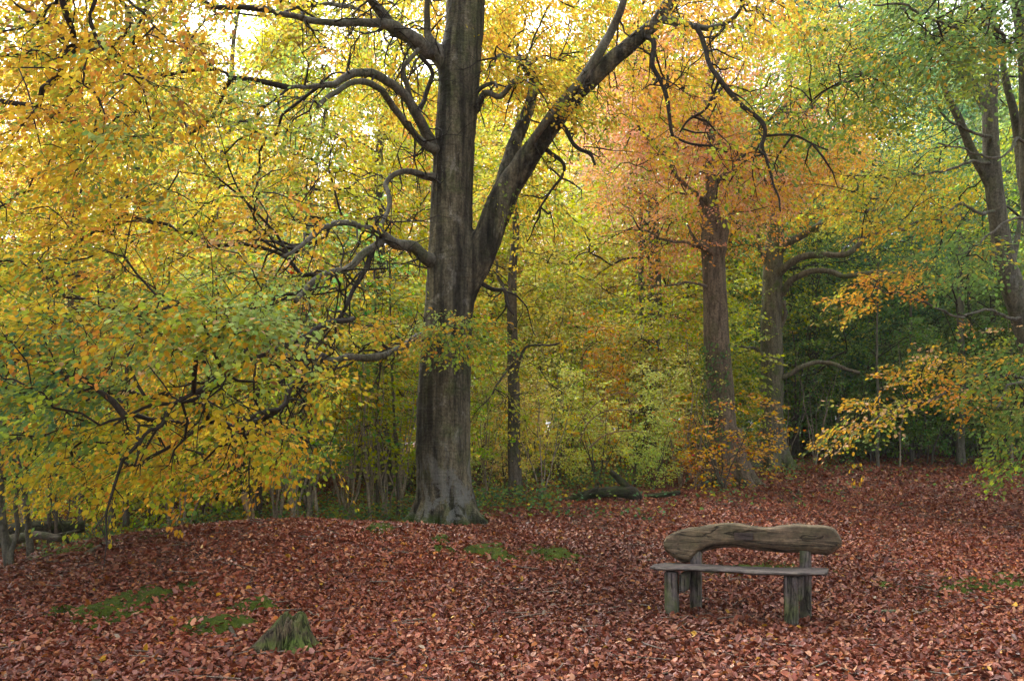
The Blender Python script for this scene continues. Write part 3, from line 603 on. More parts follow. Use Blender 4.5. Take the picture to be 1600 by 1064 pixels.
for k in range(330):     # bare jagged side twigs
    p = skel[rng.integers(len(skel))]; d = unit(rng.normal(size=3) + [-.3, -.1, -.35]); L_ = .35 + .9 * rng.random(); q = [p]; rr_ = [.016]
    m_ = 5
    for j_ in range(m_):
        d = unit(d + rng.normal(size=3) * .45 + [0, 0, -.12]); q.append(q[-1] + d * L_ / m_); rr_.append(.016 * (1 - (j_ + 1) / m_) + .003)
        if j_ in (1, 2, 3):
            e = unit(d + rng.normal(size=3) * .8); tw.add(np.array([q[-1], q[-1] + e * L_ * .2, q[-1] + e * L_ * .33 + rng.normal(size=3) * .06]), np.array([.007, .005, .002]), 3, smooth=False, cap=False)
    tw.add(np.array(q), np.array(rr_), 4, smooth=False, cap=False)
# fine twig at the middle of every spray
T = P[ns:]; D = unit(T - P[par[ns:]]) * .34
for k in range(len(T)):
    e = T[k] + D[k] * [1, 1, .5] + [0, 0, -.05]; tw.add(np.array([T[k], (T[k] + e) / 2 + rng.normal(size=3) * .02, e]), np.array([.0035, .003, .0015]), 3, smooth=False, cap=False)
link('twigs', tw.mesh('twigs', O), M['twig'], root)

# ---- trees with a place of their own
def hero(name, label, cat, base, trunks, limbs, targets, pal, nl, size, near=False, bf=.35, bark='bark', rmax=.06, r0=.005, L=.5, Wd=.22, voxel=.035, spread=1.0, roots=None, extra=None, group=None, roll=.5, moss=0, axis=False):
    O = np.asarray(base, float); root = thing(name, O, label, cat, group)
    tb = Tubes(); sk = []
    for l in trunks:
        P, r = limbpts(l); tb.add(P, r, 20, step=.15, wob=.06, seed=P[0, 0]); Pc, _ = catmull(P, r, .5); sk.append(Pc[len(Pc) // 3:])
    if roots:
        for a_ in roots:
            d = np.array([math.cos(R(a_)), math.sin(R(a_)), 0]); r0_ = limbpts(trunks[0])[1][0]
            pts = [O + d * r0_ * .5 + [0, 0, r0_ * 3], O + d * r0_ * .75 + [0, 0, r0_ * 1.2], O + d * r0_ * 1.4 + [0, 0, .03], O + d * r0_ * 2.3 + [0, 0, -.12]]
            tb.add(np.array(pts), np.array([.3, .45, .4, .15]) * r0_, 10, step=.08, wob=.05)
    tk = link('trunk', tb.mesh('trunk', O), M[bark], root)
    rm = tk.modifiers.new('remesh', 'REMESH'); rm.mode = 'VOXEL'; rm.voxel_size = voxel; rm.use_smooth_shade = True
    s_ = tk.modifiers.new('smooth', 'SMOOTH'); s_.factor = .5; s_.iterations = 4
    for l in limbs:
        P, r = limbpts(l); P[1:-1] += rng.normal(size=(len(P) - 2, 3)) * .05; r = r * (.68 if axis else 1)
        tc_ = np.concatenate([catmull(*limbpts(q), .1)[0] for q in trunks]); P[0] = tc_[np.linalg.norm(tc_ - P[0], axis=1).argmin()]
        lt = Tubes(); lt.add(P, r, 8, step=.12, wob=.09, kink=.12, seed=P[0, 2]); link('limb', lt.mesh('limb', O), M[bark], root)
        Pc, _ = catmull(P, r, .5); sk.append(Pc[1:])
    if targets:
        T = np.concatenate(targets); P, par, ns = grow(np.concatenate(sk), T, bf)
        tw, _, _ = chains(P, par, ns, r0=r0, ex=.45, rmax=rmax, sides=4)
        link('twigs', tw.mesh('twigs', O), M['twig'], root)
        foliage(root, P, par, ns, nl, size, pal, near, O, L=L, Wd=Wd, spread=spread, roll=roll, axis=O if axis else None)
    return root
def zpal(base, zones=(), ns_=.9, amp=.6, hi=None, lo=None):
    def f(T):
        px, py = px_of(T); w_ = np.tile(base, (len(T), 1)) * 1.0
        for a, b, rx, ry, s, m in zones: w_ += np.exp(-(((px - a) / rx) ** 2 + ((py - b) / ry) ** 2) ** 1.5)[:, None] * s * m
        n1 = fbm(T, ns_, 3)[:, None]
        if hi is not None: w_ += np.clip(n1, 0, 1) * amp * hi
        if lo is not None: w_ += np.clip(-n1, 0, 1) * amp * lo
        return w_ / w_.sum(1, keepdims=True)
    return f
# slim pale beech right of the big trunk
B2 = G(805, 17)
hero('young_beech', 'slim pale straight young beech just right of the huge beech trunk', 'tree', B2,
     [[(806, 810, 17, 26), (805, 760, 17, 22), (803, 700, 17, 20), (803, 620, 17, 19), (801, 540, 17, 17), (800, 480, 17, 16), (801, 420, 17, 14), (806, 360, 17, 12), (803, 280, 17, 9), (808, 200, 17, 6), (812, 130, 17, 3)]],
     [[(803, 600, 17, 6), (820, 560, 16.6, 5), (845, 540, 16.3, 4), (870, 533, 16, 3)], [(801, 500, 17, 10), (806, 522, 16.7, 4), (815, 560, 16.5, 2)], [(801, 470, 17, 7), (785, 420, 17.2, 5), (770, 400, 17.4, 3)], [(803, 560, 17, 5), (780, 610, 16.6, 3), (755, 630, 16.4, 2)]],
     [blob(800, 380, 100, 130, 15.5, 18.5, 110), blob(800, 620, 100, 70, 15.5, 18, 36), blob(780, 260, 90, 120, 16, 18.5, 60)],
     zpal(mix(yellow=3, lime=3, lemon=2, gold=1), hi=mix(lime=1, green=1)), 26, .085, L=.55, Wd=.25, bark='bark_far', voxel=.02, roots=(200, 260, 320, 20, 90), r0=.004)
# battered beech with snapped top
B3 = G(1136, 19)
hb = hero('battered_beech', 'ivy flecked thick beech with snapped stubby limbs at its top and orange leaves', 'tree', B3,
     [[(1138, 775, 19, 58), (1134, 740, 19, 48), (1131, 700, 19, 44), (1128, 640, 19, 42), (1124, 590, 19, 41), (1120, 540, 19, 40), (1118, 480, 19, 38), (1116, 430, 19, 36), (1114, 390, 19, 36), (1113, 350, 19, 28), (1112, 315, 19.05, 20), (1110, 250, 19.1, 14), (1112, 150, 19.2, 10), (1108, 40, 19.3, 6)],
      [(1118, 420, 18.9, 22), (1126, 385, 18.8, 20), (1134, 350, 18.7, 15), (1146, 332, 18.6, 9)], [(1112, 430, 19, 18), (1102, 370, 19.1, 14), (1098, 330, 19.2, 9), (1092, 300, 19.2, 6)]],
     [[(1114, 400, 18.8, 12), (1100, 383, 18.6, 8), (1086, 368, 18.4, 5), (1078, 352, 18.3, 3)], [(1128, 365, 18.8, 10), (1124, 335, 18.7, 6), (1118, 315, 18.6, 4)],
      [(1112, 395, 18.9, 9), (1085, 380, 18.6, 5), (1050, 378, 18.3, 4), (1000, 360, 18, 3)], [(1108, 330, 19, 9), (1070, 280, 18.5, 6), (1020, 220, 18, 5), (980, 180, 17.6, 3)], [(1112, 300, 19.1, 9), (1160, 230, 18.8, 7), (1220, 170, 18.4, 5), (1290, 130, 18, 3)],
      [(1118, 455, 19, 8), (1080, 440, 18.6, 4), (1040, 450, 18.3, 3), (985, 445, 18, 2)], [(1110, 200, 19.1, 9), (1060, 120, 18.8, 6), (1000, 60, 18.5, 4)], [(1108, 110, 19.2, 7), (1170, 40, 19, 5), (1240, -20, 18.7, 3)]],
     [blob(1040, 250, 120, 170, 17.5, 22, 330), blob(1130, 330, 90, 70, 19.6, 22.5, 90), blob(1170, 160, 200, 160, 17.6, 22, 600), blob(1240, 270, 110, 80, 18.5, 22, 120), blob(1020, 160, 120, 160, 18, 22, 260), blob(1130, -80, 220, 110, 17, 21, 160)],
     zpal(mix(orange=3, gold=3, yellow=1.2, pink=.5), [(1050, 230, 120, 170, 5, mix(pink=5, orange=2, peach=1.5, rust=.5)), (1030, 420, 110, 90, 4, mix(orange=4, gold=2, rust=.5, pink=1.5)), (1180, 200, 90, 120, 3, mix(pink=2, peach=2, orange=2, gold=2)), (1220, 180, 110, 100, 2, mix(gold=3, yellow=2, peach=1.5, orange=1)), (1130, 120, 100, 90, 3.5, mix(pink=3, peach=1.5, orange=2, gold=2))]),
     36, .075, L=.6, Wd=.28, bark='bark_tan', voxel=.03, roots=(200, 250, 300, 340, 40, 120))
def ivy(root, B, pts, n):
    P, r = limbpts(pts); P, r = catmull(P, r, .1); k = rng.integers(0, len(P), n); a_ = rng.normal(size=n) * .9 + R(205)
    a_ = np.where(rng.random(n) < .25, rng.random(n) * 6.28, a_); d = np.stack([np.cos(a_), np.sin(a_), a_ * 0], -1)
    p = P[k] + d * (r[k] * (1.03 + .25 * rng.random(n)))[:, None] + rng.normal(size=(n, 3)) * .04
    g = fbm(p, 1.6, 3) > -.15; p, d = p[g], d[g]; m = len(p)
    c = colour(np.tile(mix(dark=4, green=2, olive=1), (m, 1)), np.arange(m), 1)
    ax = rng.normal(size=(m, 3)) * .6 + [0, 0, -.8]; link('ivy', build_leaves('ivy', p - B, ax, unit(d + rng.normal(size=(m, 3)) * .5), .075 * (.6 + .7 * rng.random(m)), .42 + 0 * rng.random(m), c, near=False), M['leaf'], root)
ivy(hb, B3, [(1134, 755, 19, 48), (1131, 700, 19, 44), (1128, 640, 19, 42), (1124, 590, 19, 41), (1120, 540, 19, 40)], 1000)
B4 = G(1206, 24.5)
hero('spreading_beech', 'grey green beech with long horizontal boughs reaching right behind the battered beech', 'tree', B4,
     [[(1206, 740, 24.5, 46), (1206, 710, 24.5, 38), (1206, 650, 24.5, 34), (1207, 580, 24.5, 34), (1206, 520, 24.5, 33), (1207, 460, 24.5, 33), (1209, 400, 24.5, 30), (1212, 360, 24.5, 24), (1216, 300, 24.5, 18), (1222, 220, 24.5, 15), (1232, 130, 24.6, 10), (1240, 40, 24.6, 6)]],
     [[(1212, 400, 24.4, 16), (1240, 372, 24, 12), (1280, 352, 23.6, 10), (1320, 338, 23.2, 8), (1352, 326, 23, 7), (1400, 318, 22.8, 4)],
      [(1212, 440, 24.4, 14), (1240, 412, 24, 12), (1285, 398, 23.6, 10), (1330, 388, 23.2, 9), (1370, 365, 23, 6), (1450, 345, 22.5, 4)],
      [(1212, 470, 24.4, 12), (1240, 435, 24, 10), (1290, 425, 23.6, 9), (1330, 428, 23.2, 8), (1400, 430, 22.8, 5)], [(1205, 430, 24.5, 9), (1192, 380, 24.4, 7), (1188, 330, 24.4, 5), (1180, 300, 24.4, 4)],
      [(1215, 540, 24.4, 9), (1230, 500, 24.2, 7), (1228, 470, 24, 5)], [(1206, 580, 24.5, 8), (1185, 545, 24.2, 5), (1140, 540, 23.8, 3)], [(1212, 600, 24.4, 9), (1250, 578, 24, 8), (1290, 575, 23.8, 7), (1345, 577, 23.4, 5)], [(1220, 260, 24.5, 8), (1250, 190, 24, 6), (1300, 120, 23.5, 4)]],
     [blob(1330, 280, 130, 90, 24.8, 28, 230), blob(1300, 420, 140, 90, 25, 28, 170), blob(1250, 520, 100, 60, 24.8, 28, 70), blob(1300, 330, 120, 80, 22, 24, 34), blob(1220, 250, 110, 130, 24.6, 28, 190), blob(1370, 200, 120, 90, 22, 26, 120), blob(1165, 520, 40, 60, 24, 25, 34)],
     zpal(mix(lime=2, yellow=2, green=2), [(1300, 480, 150, 110, 3, mix(green=4, olive=2, lime=2, dark=2)), (1250, 200, 130, 110, 2, mix(gold=3, orange=1.5, yellow=2)), (1370, 330, 90, 60, 1.5, mix(yellow=3, lime=2))]),
     36, .08, L=.65, Wd=.3, voxel=.04, roots=(200, 260, 320, 20, 140), bark='bark_green')
B5 = G(1648, 15)
hero('leaning_beech', 'beech with bare curved grey trunk leaning in from the right edge, green and gold sprays', 'tree', B5,
     [[(1650, 800, 15, 46), (1636, 680, 15, 40), (1622, 590, 15, 37), (1604, 515, 15, 36), (1584, 455, 15, 34), (1570, 410, 15, 32), (1562, 360, 15, 27), (1554, 300, 15, 26), (1549, 240, 15, 24), (1547, 170, 15, 21), (1550, 100, 15, 20), (1548, 0, 15, 15), (1555, -150, 15, 9)],
      [(1554, 300, 15, 18), (1535, 265, 15, 16), (1518, 235, 15, 14), (1500, 190, 14.9, 12), (1480, 150, 14.8, 9), (1470, 120, 14.8, 6)], [(1550, 190, 15, 16), (1530, 150, 15.1, 15), (1505, 115, 15.2, 12), (1478, 100, 15.3, 8)], [(1575, 425, 15, 14), (1588, 380, 15.1, 9), (1594, 340, 15.2, 6)]],
     [[(1548, 225, 14.9, 9), (1530, 212, 14.6, 7), (1500, 190, 14.2, 6), (1470, 172, 13.8, 4)], [(1550, 325, 14.8, 8), (1500, 330, 14, 6), (1430, 350, 13.2, 5), (1350, 380, 12.6, 4), (1310, 400, 12.3, 3)],
      [(1552, 250, 14.8, 8), (1480, 262, 14, 6), (1400, 285, 13.4, 5), (1330, 270, 12.8, 3)], [(1600, 500, 14.8, 8), (1540, 500, 13.8, 6), (1470, 480, 12.8, 5), (1400, 455, 12.2, 4), (1370, 440, 12, 3)],
      [(1625, 600, 14.8, 10), (1560, 580, 13.6, 7), (1480, 600, 12.6, 6), (1400, 640, 11.9, 5), (1330, 680, 11.5, 3)], [(1548, 60, 14.9, 9), (1480, 60, 13.8, 7), (1400, 90, 12.8, 5), (1300, 130, 11.9, 4), (1200, 190, 11.3, 2)], [(1549, 20, 14.9, 8), (1500, -30, 14, 6), (1400, -40, 12.5, 4), (1250, -20, 11.5, 3)]],
     [blob(1400, 70, 180, 100, 11, 15, 310), blob(1300, 160, 140, 60, 11, 13, 90), blob(1470, 280, 80, 70, 15.2, 17.5, 60), blob(1390, 310, 100, 50, 12, 14, 80), blob(1350, 465, 45, 22, 11.8, 12.6, 13), blob(1410, 440, 60, 16, 11.9, 12.8, 12),
      blob(1530, 545, 80, 35, 12, 14, 24), blob(1460, 590, 70, 26, 11.6, 12.8, 20), blob(1390, 630, 55, 20, 11.3, 12.2, 14), blob(1330, 668, 40, 14, 11.3, 11.8, 10), blob(1560, 620, 70, 60, 12, 14.5, 26), blob(1490, 420, 80, 40, 12.5, 15, 46), blob(1560, 330, 70, 60, 15.3, 17.5, 40), blob(1550, -60, 250, 80, 10, 15, 150), blob(1560, 180, 90, 130, 15.3, 17.5, 60)],
     zpal(mix(lime=2, green=2.4, yellow=1), [(1300, 60, 110, 80, 1.5, mix(gold=2, yellow=2, lime=2, green=1)), (1480, 50, 140, 100, 3, mix(green=3, olive=2, dark=.8, lime=1.5, gold=.6)), (1290, 180, 90, 70, 2, mix(green=3, lime=2)), (1400, 600, 180, 130, 3.5, mix(gold=4, orange=1.5, yellow=1, olive=1.5, peach=.6)), (1370, 450, 80, 50, 4, mix(gold=4, orange=2)), (1420, 310, 110, 60, 2.5, mix(gold=3, yellow=3, lime=1)), (1520, 420, 110, 60, 2, mix(green=4, dark=1)), (1580, 620, 50, 100, 3, mix(green=3, olive=2))]),
     36, .060, L=.5, Wd=.2, voxel=.025, roots=(200, 260, 320), near=True, r0=.004, roll=.38, axis=True)
B6 = G(1690, 12.5)
hero('dark_beech', 'dark green leaved beech whose twin stems rise past the top right corner', 'tree', B6,
     [[(1690, 850, 12.5, 44), (1680, 650, 12.5, 36), (1655, 520, 12.5, 32), (1628, 420, 12.5, 28), (1610, 320, 12.5, 26), (1606, 220, 12.5, 24), (1604, 120, 12.5, 22), (1596, 40, 12.5, 20), (1578, -60, 12.5, 16), (1570, -250, 12.5, 8)], [(1620, 370, 12.5, 12), (1600, 300, 12.6, 14), (1593, 240, 12.7, 14), (1585, 180, 12.8, 13), (1570, 120, 12.9, 11), (1562, 60, 13, 8)]],
     [[(1592, 80, 12.4, 9), (1530, 60, 11.2, 7), (1450, 40, 10.2, 6), (1360, 10, 9.6, 4)], [(1596, 220, 12.4, 8), (1540, 240, 11.6, 5), (1470, 230, 10.9, 4)], [(1600, 330, 12.4, 8), (1570, 360, 11.8, 5), (1510, 400, 11, 4)], [(1660, 600, 12.4, 8), (1600, 600, 11.5, 6), (1550, 640, 10.8, 4)]],
     [blob(1530, 10, 170, 70, 9.5, 13, 190), blob(1450, 90, 90, 40, 10, 12, 26), blob(1520, 400, 50, 30, 10.5, 11.5, 14), blob(1580, 610, 50, 60, 10.5, 12.5, 34), blob(1640, 200, 50, 250, 12.8, 15, 50), blob(1580, -80, 250, 60, 9, 13, 80), blob(1590, 700, 40, 40, 11, 12.5, 14)],
     zpal(mix(green=4, lime=1.6, olive=1, gold=.3), [(1560, 620, 60, 80, 1.5, mix(olive=2, green=2, gold=.8)), (1530, 20, 150, 80, 2, mix(green=3, olive=2, dark=1.5, gold=.5))]), 34, .062, L=.48, Wd=.2, voxel=.025, roots=(200, 260, 320), near=True, r0=.004, roll=.4, axis=True)

# ---- woodland behind: prototypes, then copies
def prototype(h, base, rad, n, nl, size, seed, trunk_r, shape='tree', stems=1, L=.8, Wd=.4):
    r2 = np.random.default_rng(seed); tb = Tubes(); sk = []
    for s in range(stems):
        a_ = r2.random() * 6.28; lean = (.12 if stems == 1 and h < 8 else (.04 if stems == 1 else .45)) * h
        top = np.array([math.cos(a_), math.sin(a_), 0]) * lean * r2.random() + [0, 0, h * (.93 if stems == 1 else .6 + .35 * r2.random())]
        k = 9; t = np.linspace(0, 1, k)[:, None]; off = np.cumsum(r2.normal(size=(k, 3)) * [1, 1, 0] * h * .012, 0)
        P = top * t + off * t ** .5; P[0, :2] = r2.normal(size=2) * (.12 if stems > 1 else 0); P[0, 2] = -.25
        rr = trunk_r * (1 - t[:, 0]) ** .8 + .006; rr[0] *= 1.35
        tb.add(P, rr, 9 if stems == 1 else 5, step=h * .04, wob=.05, cap=False)
        Pc, _ = catmull(P, rr, .5); sk.append(Pc[(int(len(Pc) * (.15 if shape == 'tree' else .3))):])
    T = []
    while len(T) < n:
        z = base + (h - base) * r2.random(); t = (z - base) / (h - base)
        prof = (math.sin(math.pi * min(1, .18 + t * .86)) ** .6) if shape == 'tree' else (.5 + .5 * math.sin(math.pi * (.1 + .8 * t)))
        a_ = r2.random() * 6.283; q = rad * prof * math.sqrt(r2.random()) ** .8
        q *= 1 + .28 * math.sin(a_ * 3 + z * .9 + seed) + .15 * math.sin(a_ * 5 - z * 1.7)
        p = np.array([math.cos(a_) * q, math.sin(a_) * q, z + .0])
        if fbm(p + seed * 3.1, .55, 3) > .38: continue       # gaps
        T.append(p)
    P, par, ns = grow(np.concatenate(sk), np.array(T), .4)
    tw, _, _ = chains(P, par, ns, r0=.006 if shape == 'tree' else .003, ex=.46, rmax=trunk_r * .55, sides=4, minr=.007 if shape == 'tree' else 0)
    idx, p, ax, nr = sprays(P[ns:], unit(P[ns:] - P[par[ns:]]), nl, L, Wd, .25, tilt=.2)
    m = len(p); cl = fbm(P[ns:], .5, 3)[idx]
    c = np.stack([.5 + .028 * rng.normal(size=m) + .03 * cl, np.clip(1 + .28 * rng.normal(size=m) + .1 * cl, .35, 1.7), np.clip(1 + .12 * rng.normal(size=m), .6, 1.2)], -1)
    me = build_leaves('crown', p, ax, nr, size * (.65 + .7 * rng.random(m)), .33 + .1 * rng.random(m), c, near=False)
    return tb.mesh('trunk'), tw.mesh('branches'), me
PT = [prototype(17, 2.2, 4.4, 1100, 40, .10, 11, .24), prototype(19, 3.5, 4.0, 1100, 40, .10, 12, .28), prototype(14, 1.8, 3.6, 900, 40, .10, 13, .17), prototype(21, 6, 4.6, 1100, 40, .105, 14, .33)]
PS = [prototype(4.2, .7, 1.3, 150, 20, .085, 21, .016, 'bush', 3, .42, .2), prototype(5.5, 1.2, 1.5, 180, 18, .085, 22, .026, 'bush', 1, .45, .22), prototype(3.0, .3, 1.1, 120, 20, .08, 23, .02, 'bush', 5, .38, .18), prototype(5.0, 2.4, 1.3, 60, 12, .085, 24, .017, 'bush', 6, .4, .2)]
def place(kind, protos, k, px, Y, sc, col, label, cat, group, rz, bark, zs=1.0):
    b = G(px, Y); r_ = bpy.data.objects.new(kind, None); C.objects.link(r_)
    r_.location = tuple(b); r_.rotation_euler = (0, 0, rz); r_.scale = (sc, sc, sc * zs); tag(r_, label, cat, group)
    for nm, me, mt in (('trunk' if kind == 'woodland_tree' else 'stems', protos[k][0], bark), ('branches', protos[k][1], M['twig']), ('crown', protos[k][2], M['leafobj'])):
        o = bpy.data.objects.new(nm, me); C.objects.link(o); o.parent = r_
        if len(me.materials) == 0: me.materials.append(mt)
        if nm == 'crown': o.color = (*col, 1)
    return r_
def zone_of(px):
    for lim, z in ((160, 'at the far left'), (420, 'behind the left boughs'), (660, 'left of the huge trunk'), (960, 'right of the huge trunk'), (1180, 'around the battered beech'), (1400, 'behind the bench'), (9999, 'at the far right')):
        if px < lim: return z
def wood_col(px, hi=0):
    r = random.random()
    if px < 60: c = (('peach', PAL['peach']), ('gold', PAL['gold']), ('yellow', PAL['yellow']))[int(r * 3)]
    elif 740 < px < 1000: c = (('lemon yellow', (.74, .68, .12)), ('yellow', PAL['yellow']))[int(r * 2)]  # brighter lemon than elsewhere: sun glow of the middle wood put into leaf colour
    elif px < 900: c = (('yellow', PAL['yellow']), ('lemon yellow', PAL['lemon']), ('yellow green', PAL['lime']), ('golden', PAL['gold']))[int(r * 3.4)]
    elif px < 1130: c = (('yellow green', PAL['lime']), ('lemon yellow', PAL['lemon']), ('orange', PAL['gold']))[int(r * 2.7)]
    else: c = (('green', PAL['green']), ('dark green', PAL['dark']), ('green', (.13, .22, .04)), ('yellow green', PAL['lime']))[int(r * 3.3)]
    return c
rows = []
for px in (-260, 130, 300, 470, 600, 1010): rows.append((px, random.uniform(23, 28)))
for px in range(-300, 1950, 120): rows.append((px + random.uniform(-30, 30), random.uniform(31, 38)))
for px in range(-340, 2000, 80): rows.append((px + random.uniform(-30, 30), random.uniform(42, 52)))
rows += [(1560, 34), (1720, 24), (1880, 20), (-250, 17), (1480, 38), (1300, 37)]
for px, Y in rows:
    cn, cc = wood_col(px); k = random.randrange(4)
    if Y < 40 and px > 640: k = random.choice((0, 2))
    dist = 'close' if Y < 30 else ('middle' if Y < 40 else 'far')
    lab = f'{cn} woodland tree {zone_of(px)}, {dist} row'
    place('woodland_tree', PT, k, px, Y, random.uniform(.85, 1.15) * (1.2 if Y > 40 else 1), [min(.8, x * random.uniform(.85, 1.15)) for x in cc], lab, 'tree', f'{cn} trees {zone_of(px)}, {dist} row of the wood', random.random() * 6.28, M['bark_far'])
sap = []
def leafy(px):
    if 740 < px < 1120 and random.random() < .6: return ('lemon yellow', (.70, .68, .13))  # lightened lemon makes up in leaf colour for the scant light here
    return leafy_(px)
def leafy_(px): return ('yellow green', PAL['lime']) if px < 1150 and random.random() < .55 else (('yellow', PAL['yellow']) if px < 1150 and random.random() < .6 else ('green', PAL['green']))
for px in range(-60, 700, 42): sap.append((px + random.uniform(-15, 15), random.uniform(16, 22)))
for px in range(740, 1120, 34): sap.append((px + random.uniform(-12, 12), random.uniform(19, 25)))
for px in range(1150, 1700, 48): sap.append((px + random.uniform(-15, 15), random.uniform(26, 32)))
for px in range(-60, 1180, 32): sap.append((px, random.uniform(25, 36)))
for px in range(1220, 1640, 30): sap.append((px, random.uniform(28, 38)))
for px in range(1230, 1660, 44): sap.append((px, random.uniform(24.5, 28)))
for px in range(760, 1100, 30): sap.append((px + random.uniform(-10, 10), random.uniform(16.8, 19)))
for px in range(240, 650, 38): sap.append((px + random.uniform(-10, 10), random.uniform(15, 18)))
for px in range(160, 660, 60): sap.append((px, random.uniform(20, 25)))
for px, Y in sap:
    if 860 < px < 1075 and Y < 18: continue
    cn, cc = leafy(px); k = random.randrange(4)
    if 420 < px < 640: k = random.choice((3, 3, 1))
    kind = 'sapling' if k in (1, 3) else 'shrub'
    dist = 'front' if Y < 20 else ('middle' if Y < 25 else 'back')
    place(kind, PS, k, px, Y, random.uniform(.75, 1.15) * (1.6 if Y > 27.5 else (.62 if px > 700 and Y < 19.1 else 1)), [min(.8, x * random.uniform(.8, 1.1)) for x in cc], f'{cn} {"thin sapling" if k in (1, 3) else "bushy shrub"} {zone_of(px)}, {dist} row', kind, f'{cn} {kind}s {zone_of(px)}, {dist} of the undergrowth', random.random() * 6.28, M['pale_stem'] if k in (1, 3) and px < 1150 else M['bark_far'])
# golden shrub in front of the battered beech
place('shrub', PS, 2, 1128, 17.6, .95, PAL['gold'], 'golden leaved shrub at the foot of the battered beech', 'shrub', None, 1.0, M['bark_far'], .75)

# ---- far wood and ground cover
def farwood():
    n = 120000
    px = rng.random(n) * 2600 - 500; Y = 50 + 26 * rng.random(n); z = rng.random(n) ** 1.25
    top = 15 + 4 * fbm(np.stack([px / 120, Y * .1, px * 0], -1), 1, 3)
    x = (px - 800) / F * Y; Z_ = ground(x, Y) + z * top
    P = np.stack([x, Y, Z_], -1); k = fbm(P, .22, 3) < .45
    P = P[k]; px = px[k]; n = len(P)
    ax = rng.normal(size=(n, 3)); nr = unit(rng.normal(size=(n, 3)) + [0, -.3, .8])
    w_ = np.where((px < 950)[:, None], mix(yellow=3, lime=2, gold=2, peach=1)[None], np.where((px < 1150)[:, None], mix(gold=2, lime=2, yellow=1, green=1)[None], mix(green=3, dark=3, olive=1, lime=.6)[None]))
    c = colour(w_, np.arange(n), .6)
    return build_leaves('distant_woodland', P, ax, nr, .42 * (.6 + .8 * rng.random(n)), .4 + 0 * rng.random(n), c, near=False)
tag(link('distant_woodland', farwood(), M['leaf']), 'far off mass of autumn woodland behind all the trunks', 'woodland', kind='stuff')
def cover():
    n = 190000; px = rng.random(n) * 2000 - 200; Y = 13.5 + 32 * rng.random(n) ** 1.3; x = (px - 800) / F * Y
    q = np.stack([x, Y, x * 0], -1)
    dens = np.where(px < 640, 1.0, np.where(px < 1080, 1.0, np.where(px < 1250, .5, .22))) * sm(-.15, .5, fbm(q, .5, 3) + .25)
    dens *= np.where((px > 1250) & (Y < 22), .35, 1) * np.where((px > 640) & (px < 1080), sm(13.3, 15.5, Y), 1) * np.where(px < 640, sm(14, 15, Y), 1)
    dens *= ~((px > 875) & (px < 1070) & (Y < 16.8) & (Y > 14.3))
    dens *= np.where(px > 1060, sm(13.5, 19, Y) * .8, 1)
    k = rng.random(n) < dens; x, Y, px = x[k], Y[k], px[k]; n = len(x)
    P = np.stack([x, Y, ground(x, Y) + .03 + np.where(px < 1130, .42, .2) * rng.random(n) ** 2], -1)
    c = colour(np.where((rng.random(n) < .6)[:, None], mix(dark=3, green=3, blue=2)[None], mix(olive=2, lime=1, yellow=.5, brown=2)[None]), np.arange(n), 1)
    ax = rng.normal(size=(n, 3)) * [1, 1, .3]; nr = unit(np.array([0, -.4, 1.]) + rng.normal(size=(n, 3)) * .5)
    return build_leaves('ground_cover', P, ax, nr, .08 * (.6 + .6 * rng.random(n)), .42 + 0 * rng.random(n), c, near=False)
tag(link('ground_cover', cover(), M['leaf']), 'low ivy and bramble covering the ground beyond the clearing', 'ground cover', kind='stuff')

# ------------------------------------------------------------------ bench
import bmesh
def from_bm(name, bm, mat, parent=None, loc=(0, 0, 0), smooth=True):
    me = bpy.data.meshes.new(name); bm.to_mesh(me); bm.free()
    for p in me.polygons: p.use_smooth = smooth
    return link(name, me, mat, parent, loc)
# front edge of the seat runs from (1012,888) to (1290,897)
yb0, yb1 = 7.42, 6.78
gl = (ground(1.55, 7.4) + ground(2.5, 6.95)) / 2
BX = W(1150, 800, 7.12); bl = np.array([BX[0], 7.16, float(gl)])
dirx = unit(np.array([W(1290, 0, yb1)[0] - W(1012, 0, yb0)[0], yb1 - yb0, 0.0])); ang = math.atan2(dirx[1], dirx[0])
bench = thing('bench', bl, 'rustic wooden bench with carved curved log back on the leaf covered clearing', 'bench'); bench.rotation_euler = (0, 0, ang)
diry = np.array([-dirx[1], dirx[0], 0])
def loc_on(px, py, off):
    """where the ray through a photo point meets the bench plane y_local = off -> local x, z"""
    d = np.array([(px - 800) / F, 1, (HY - py) / F]); o = np.array([0, 0, CH])
    t = ((bl + diry * off - o) @ diry) / (d @ diry); p = o + d * t - bl
    return float(p @ dirx), float(p[2])
def crop(cx, cy): return 960 + cx / 3.636, 760 + cy / 3.636
up_ = [(268, 330), (272, 305), (290, 282), (330, 260), (395, 240), (470, 231), (540, 220), (600, 211), (660, 205), (720, 211), (780, 221), (850, 231), (900, 231), (950, 219), (1050, 217), (1150, 219), (1225, 224), (1258, 243), (1285, 285), (1300, 325)]
lo_ = [(274, 362), (280, 380), (300, 398), (340, 425), (375, 442), (405, 446), (440, 434), (462, 412), (478, 388), (520, 373), (565, 361), (620, 355), (690, 353), (760, 366), (860, 379), (960, 386), (1060, 386), (1140, 396), (1215, 402), (1255, 378), (1290, 350)]
def resample(L, n):
    A = np.array(L, float); d = np.r_[0, np.cumsum(np.linalg.norm(np.diff(A, axis=0), axis=1))]; t = np.linspace(0, d[-1], n)
    return np.stack([np.interp(t, d, A[:, 0]), np.interp(t, d, A[:, 1])], -1)
OFFB = .30   # front face of the back log
outl = np.vstack([resample(up_, 46), resample(lo_, 46)[::-1]])
pts = np.array([loc_on(*crop(a, b), OFFB) for a, b in outl]); cen = pts.mean(0)
nO = len(pts); rings = []
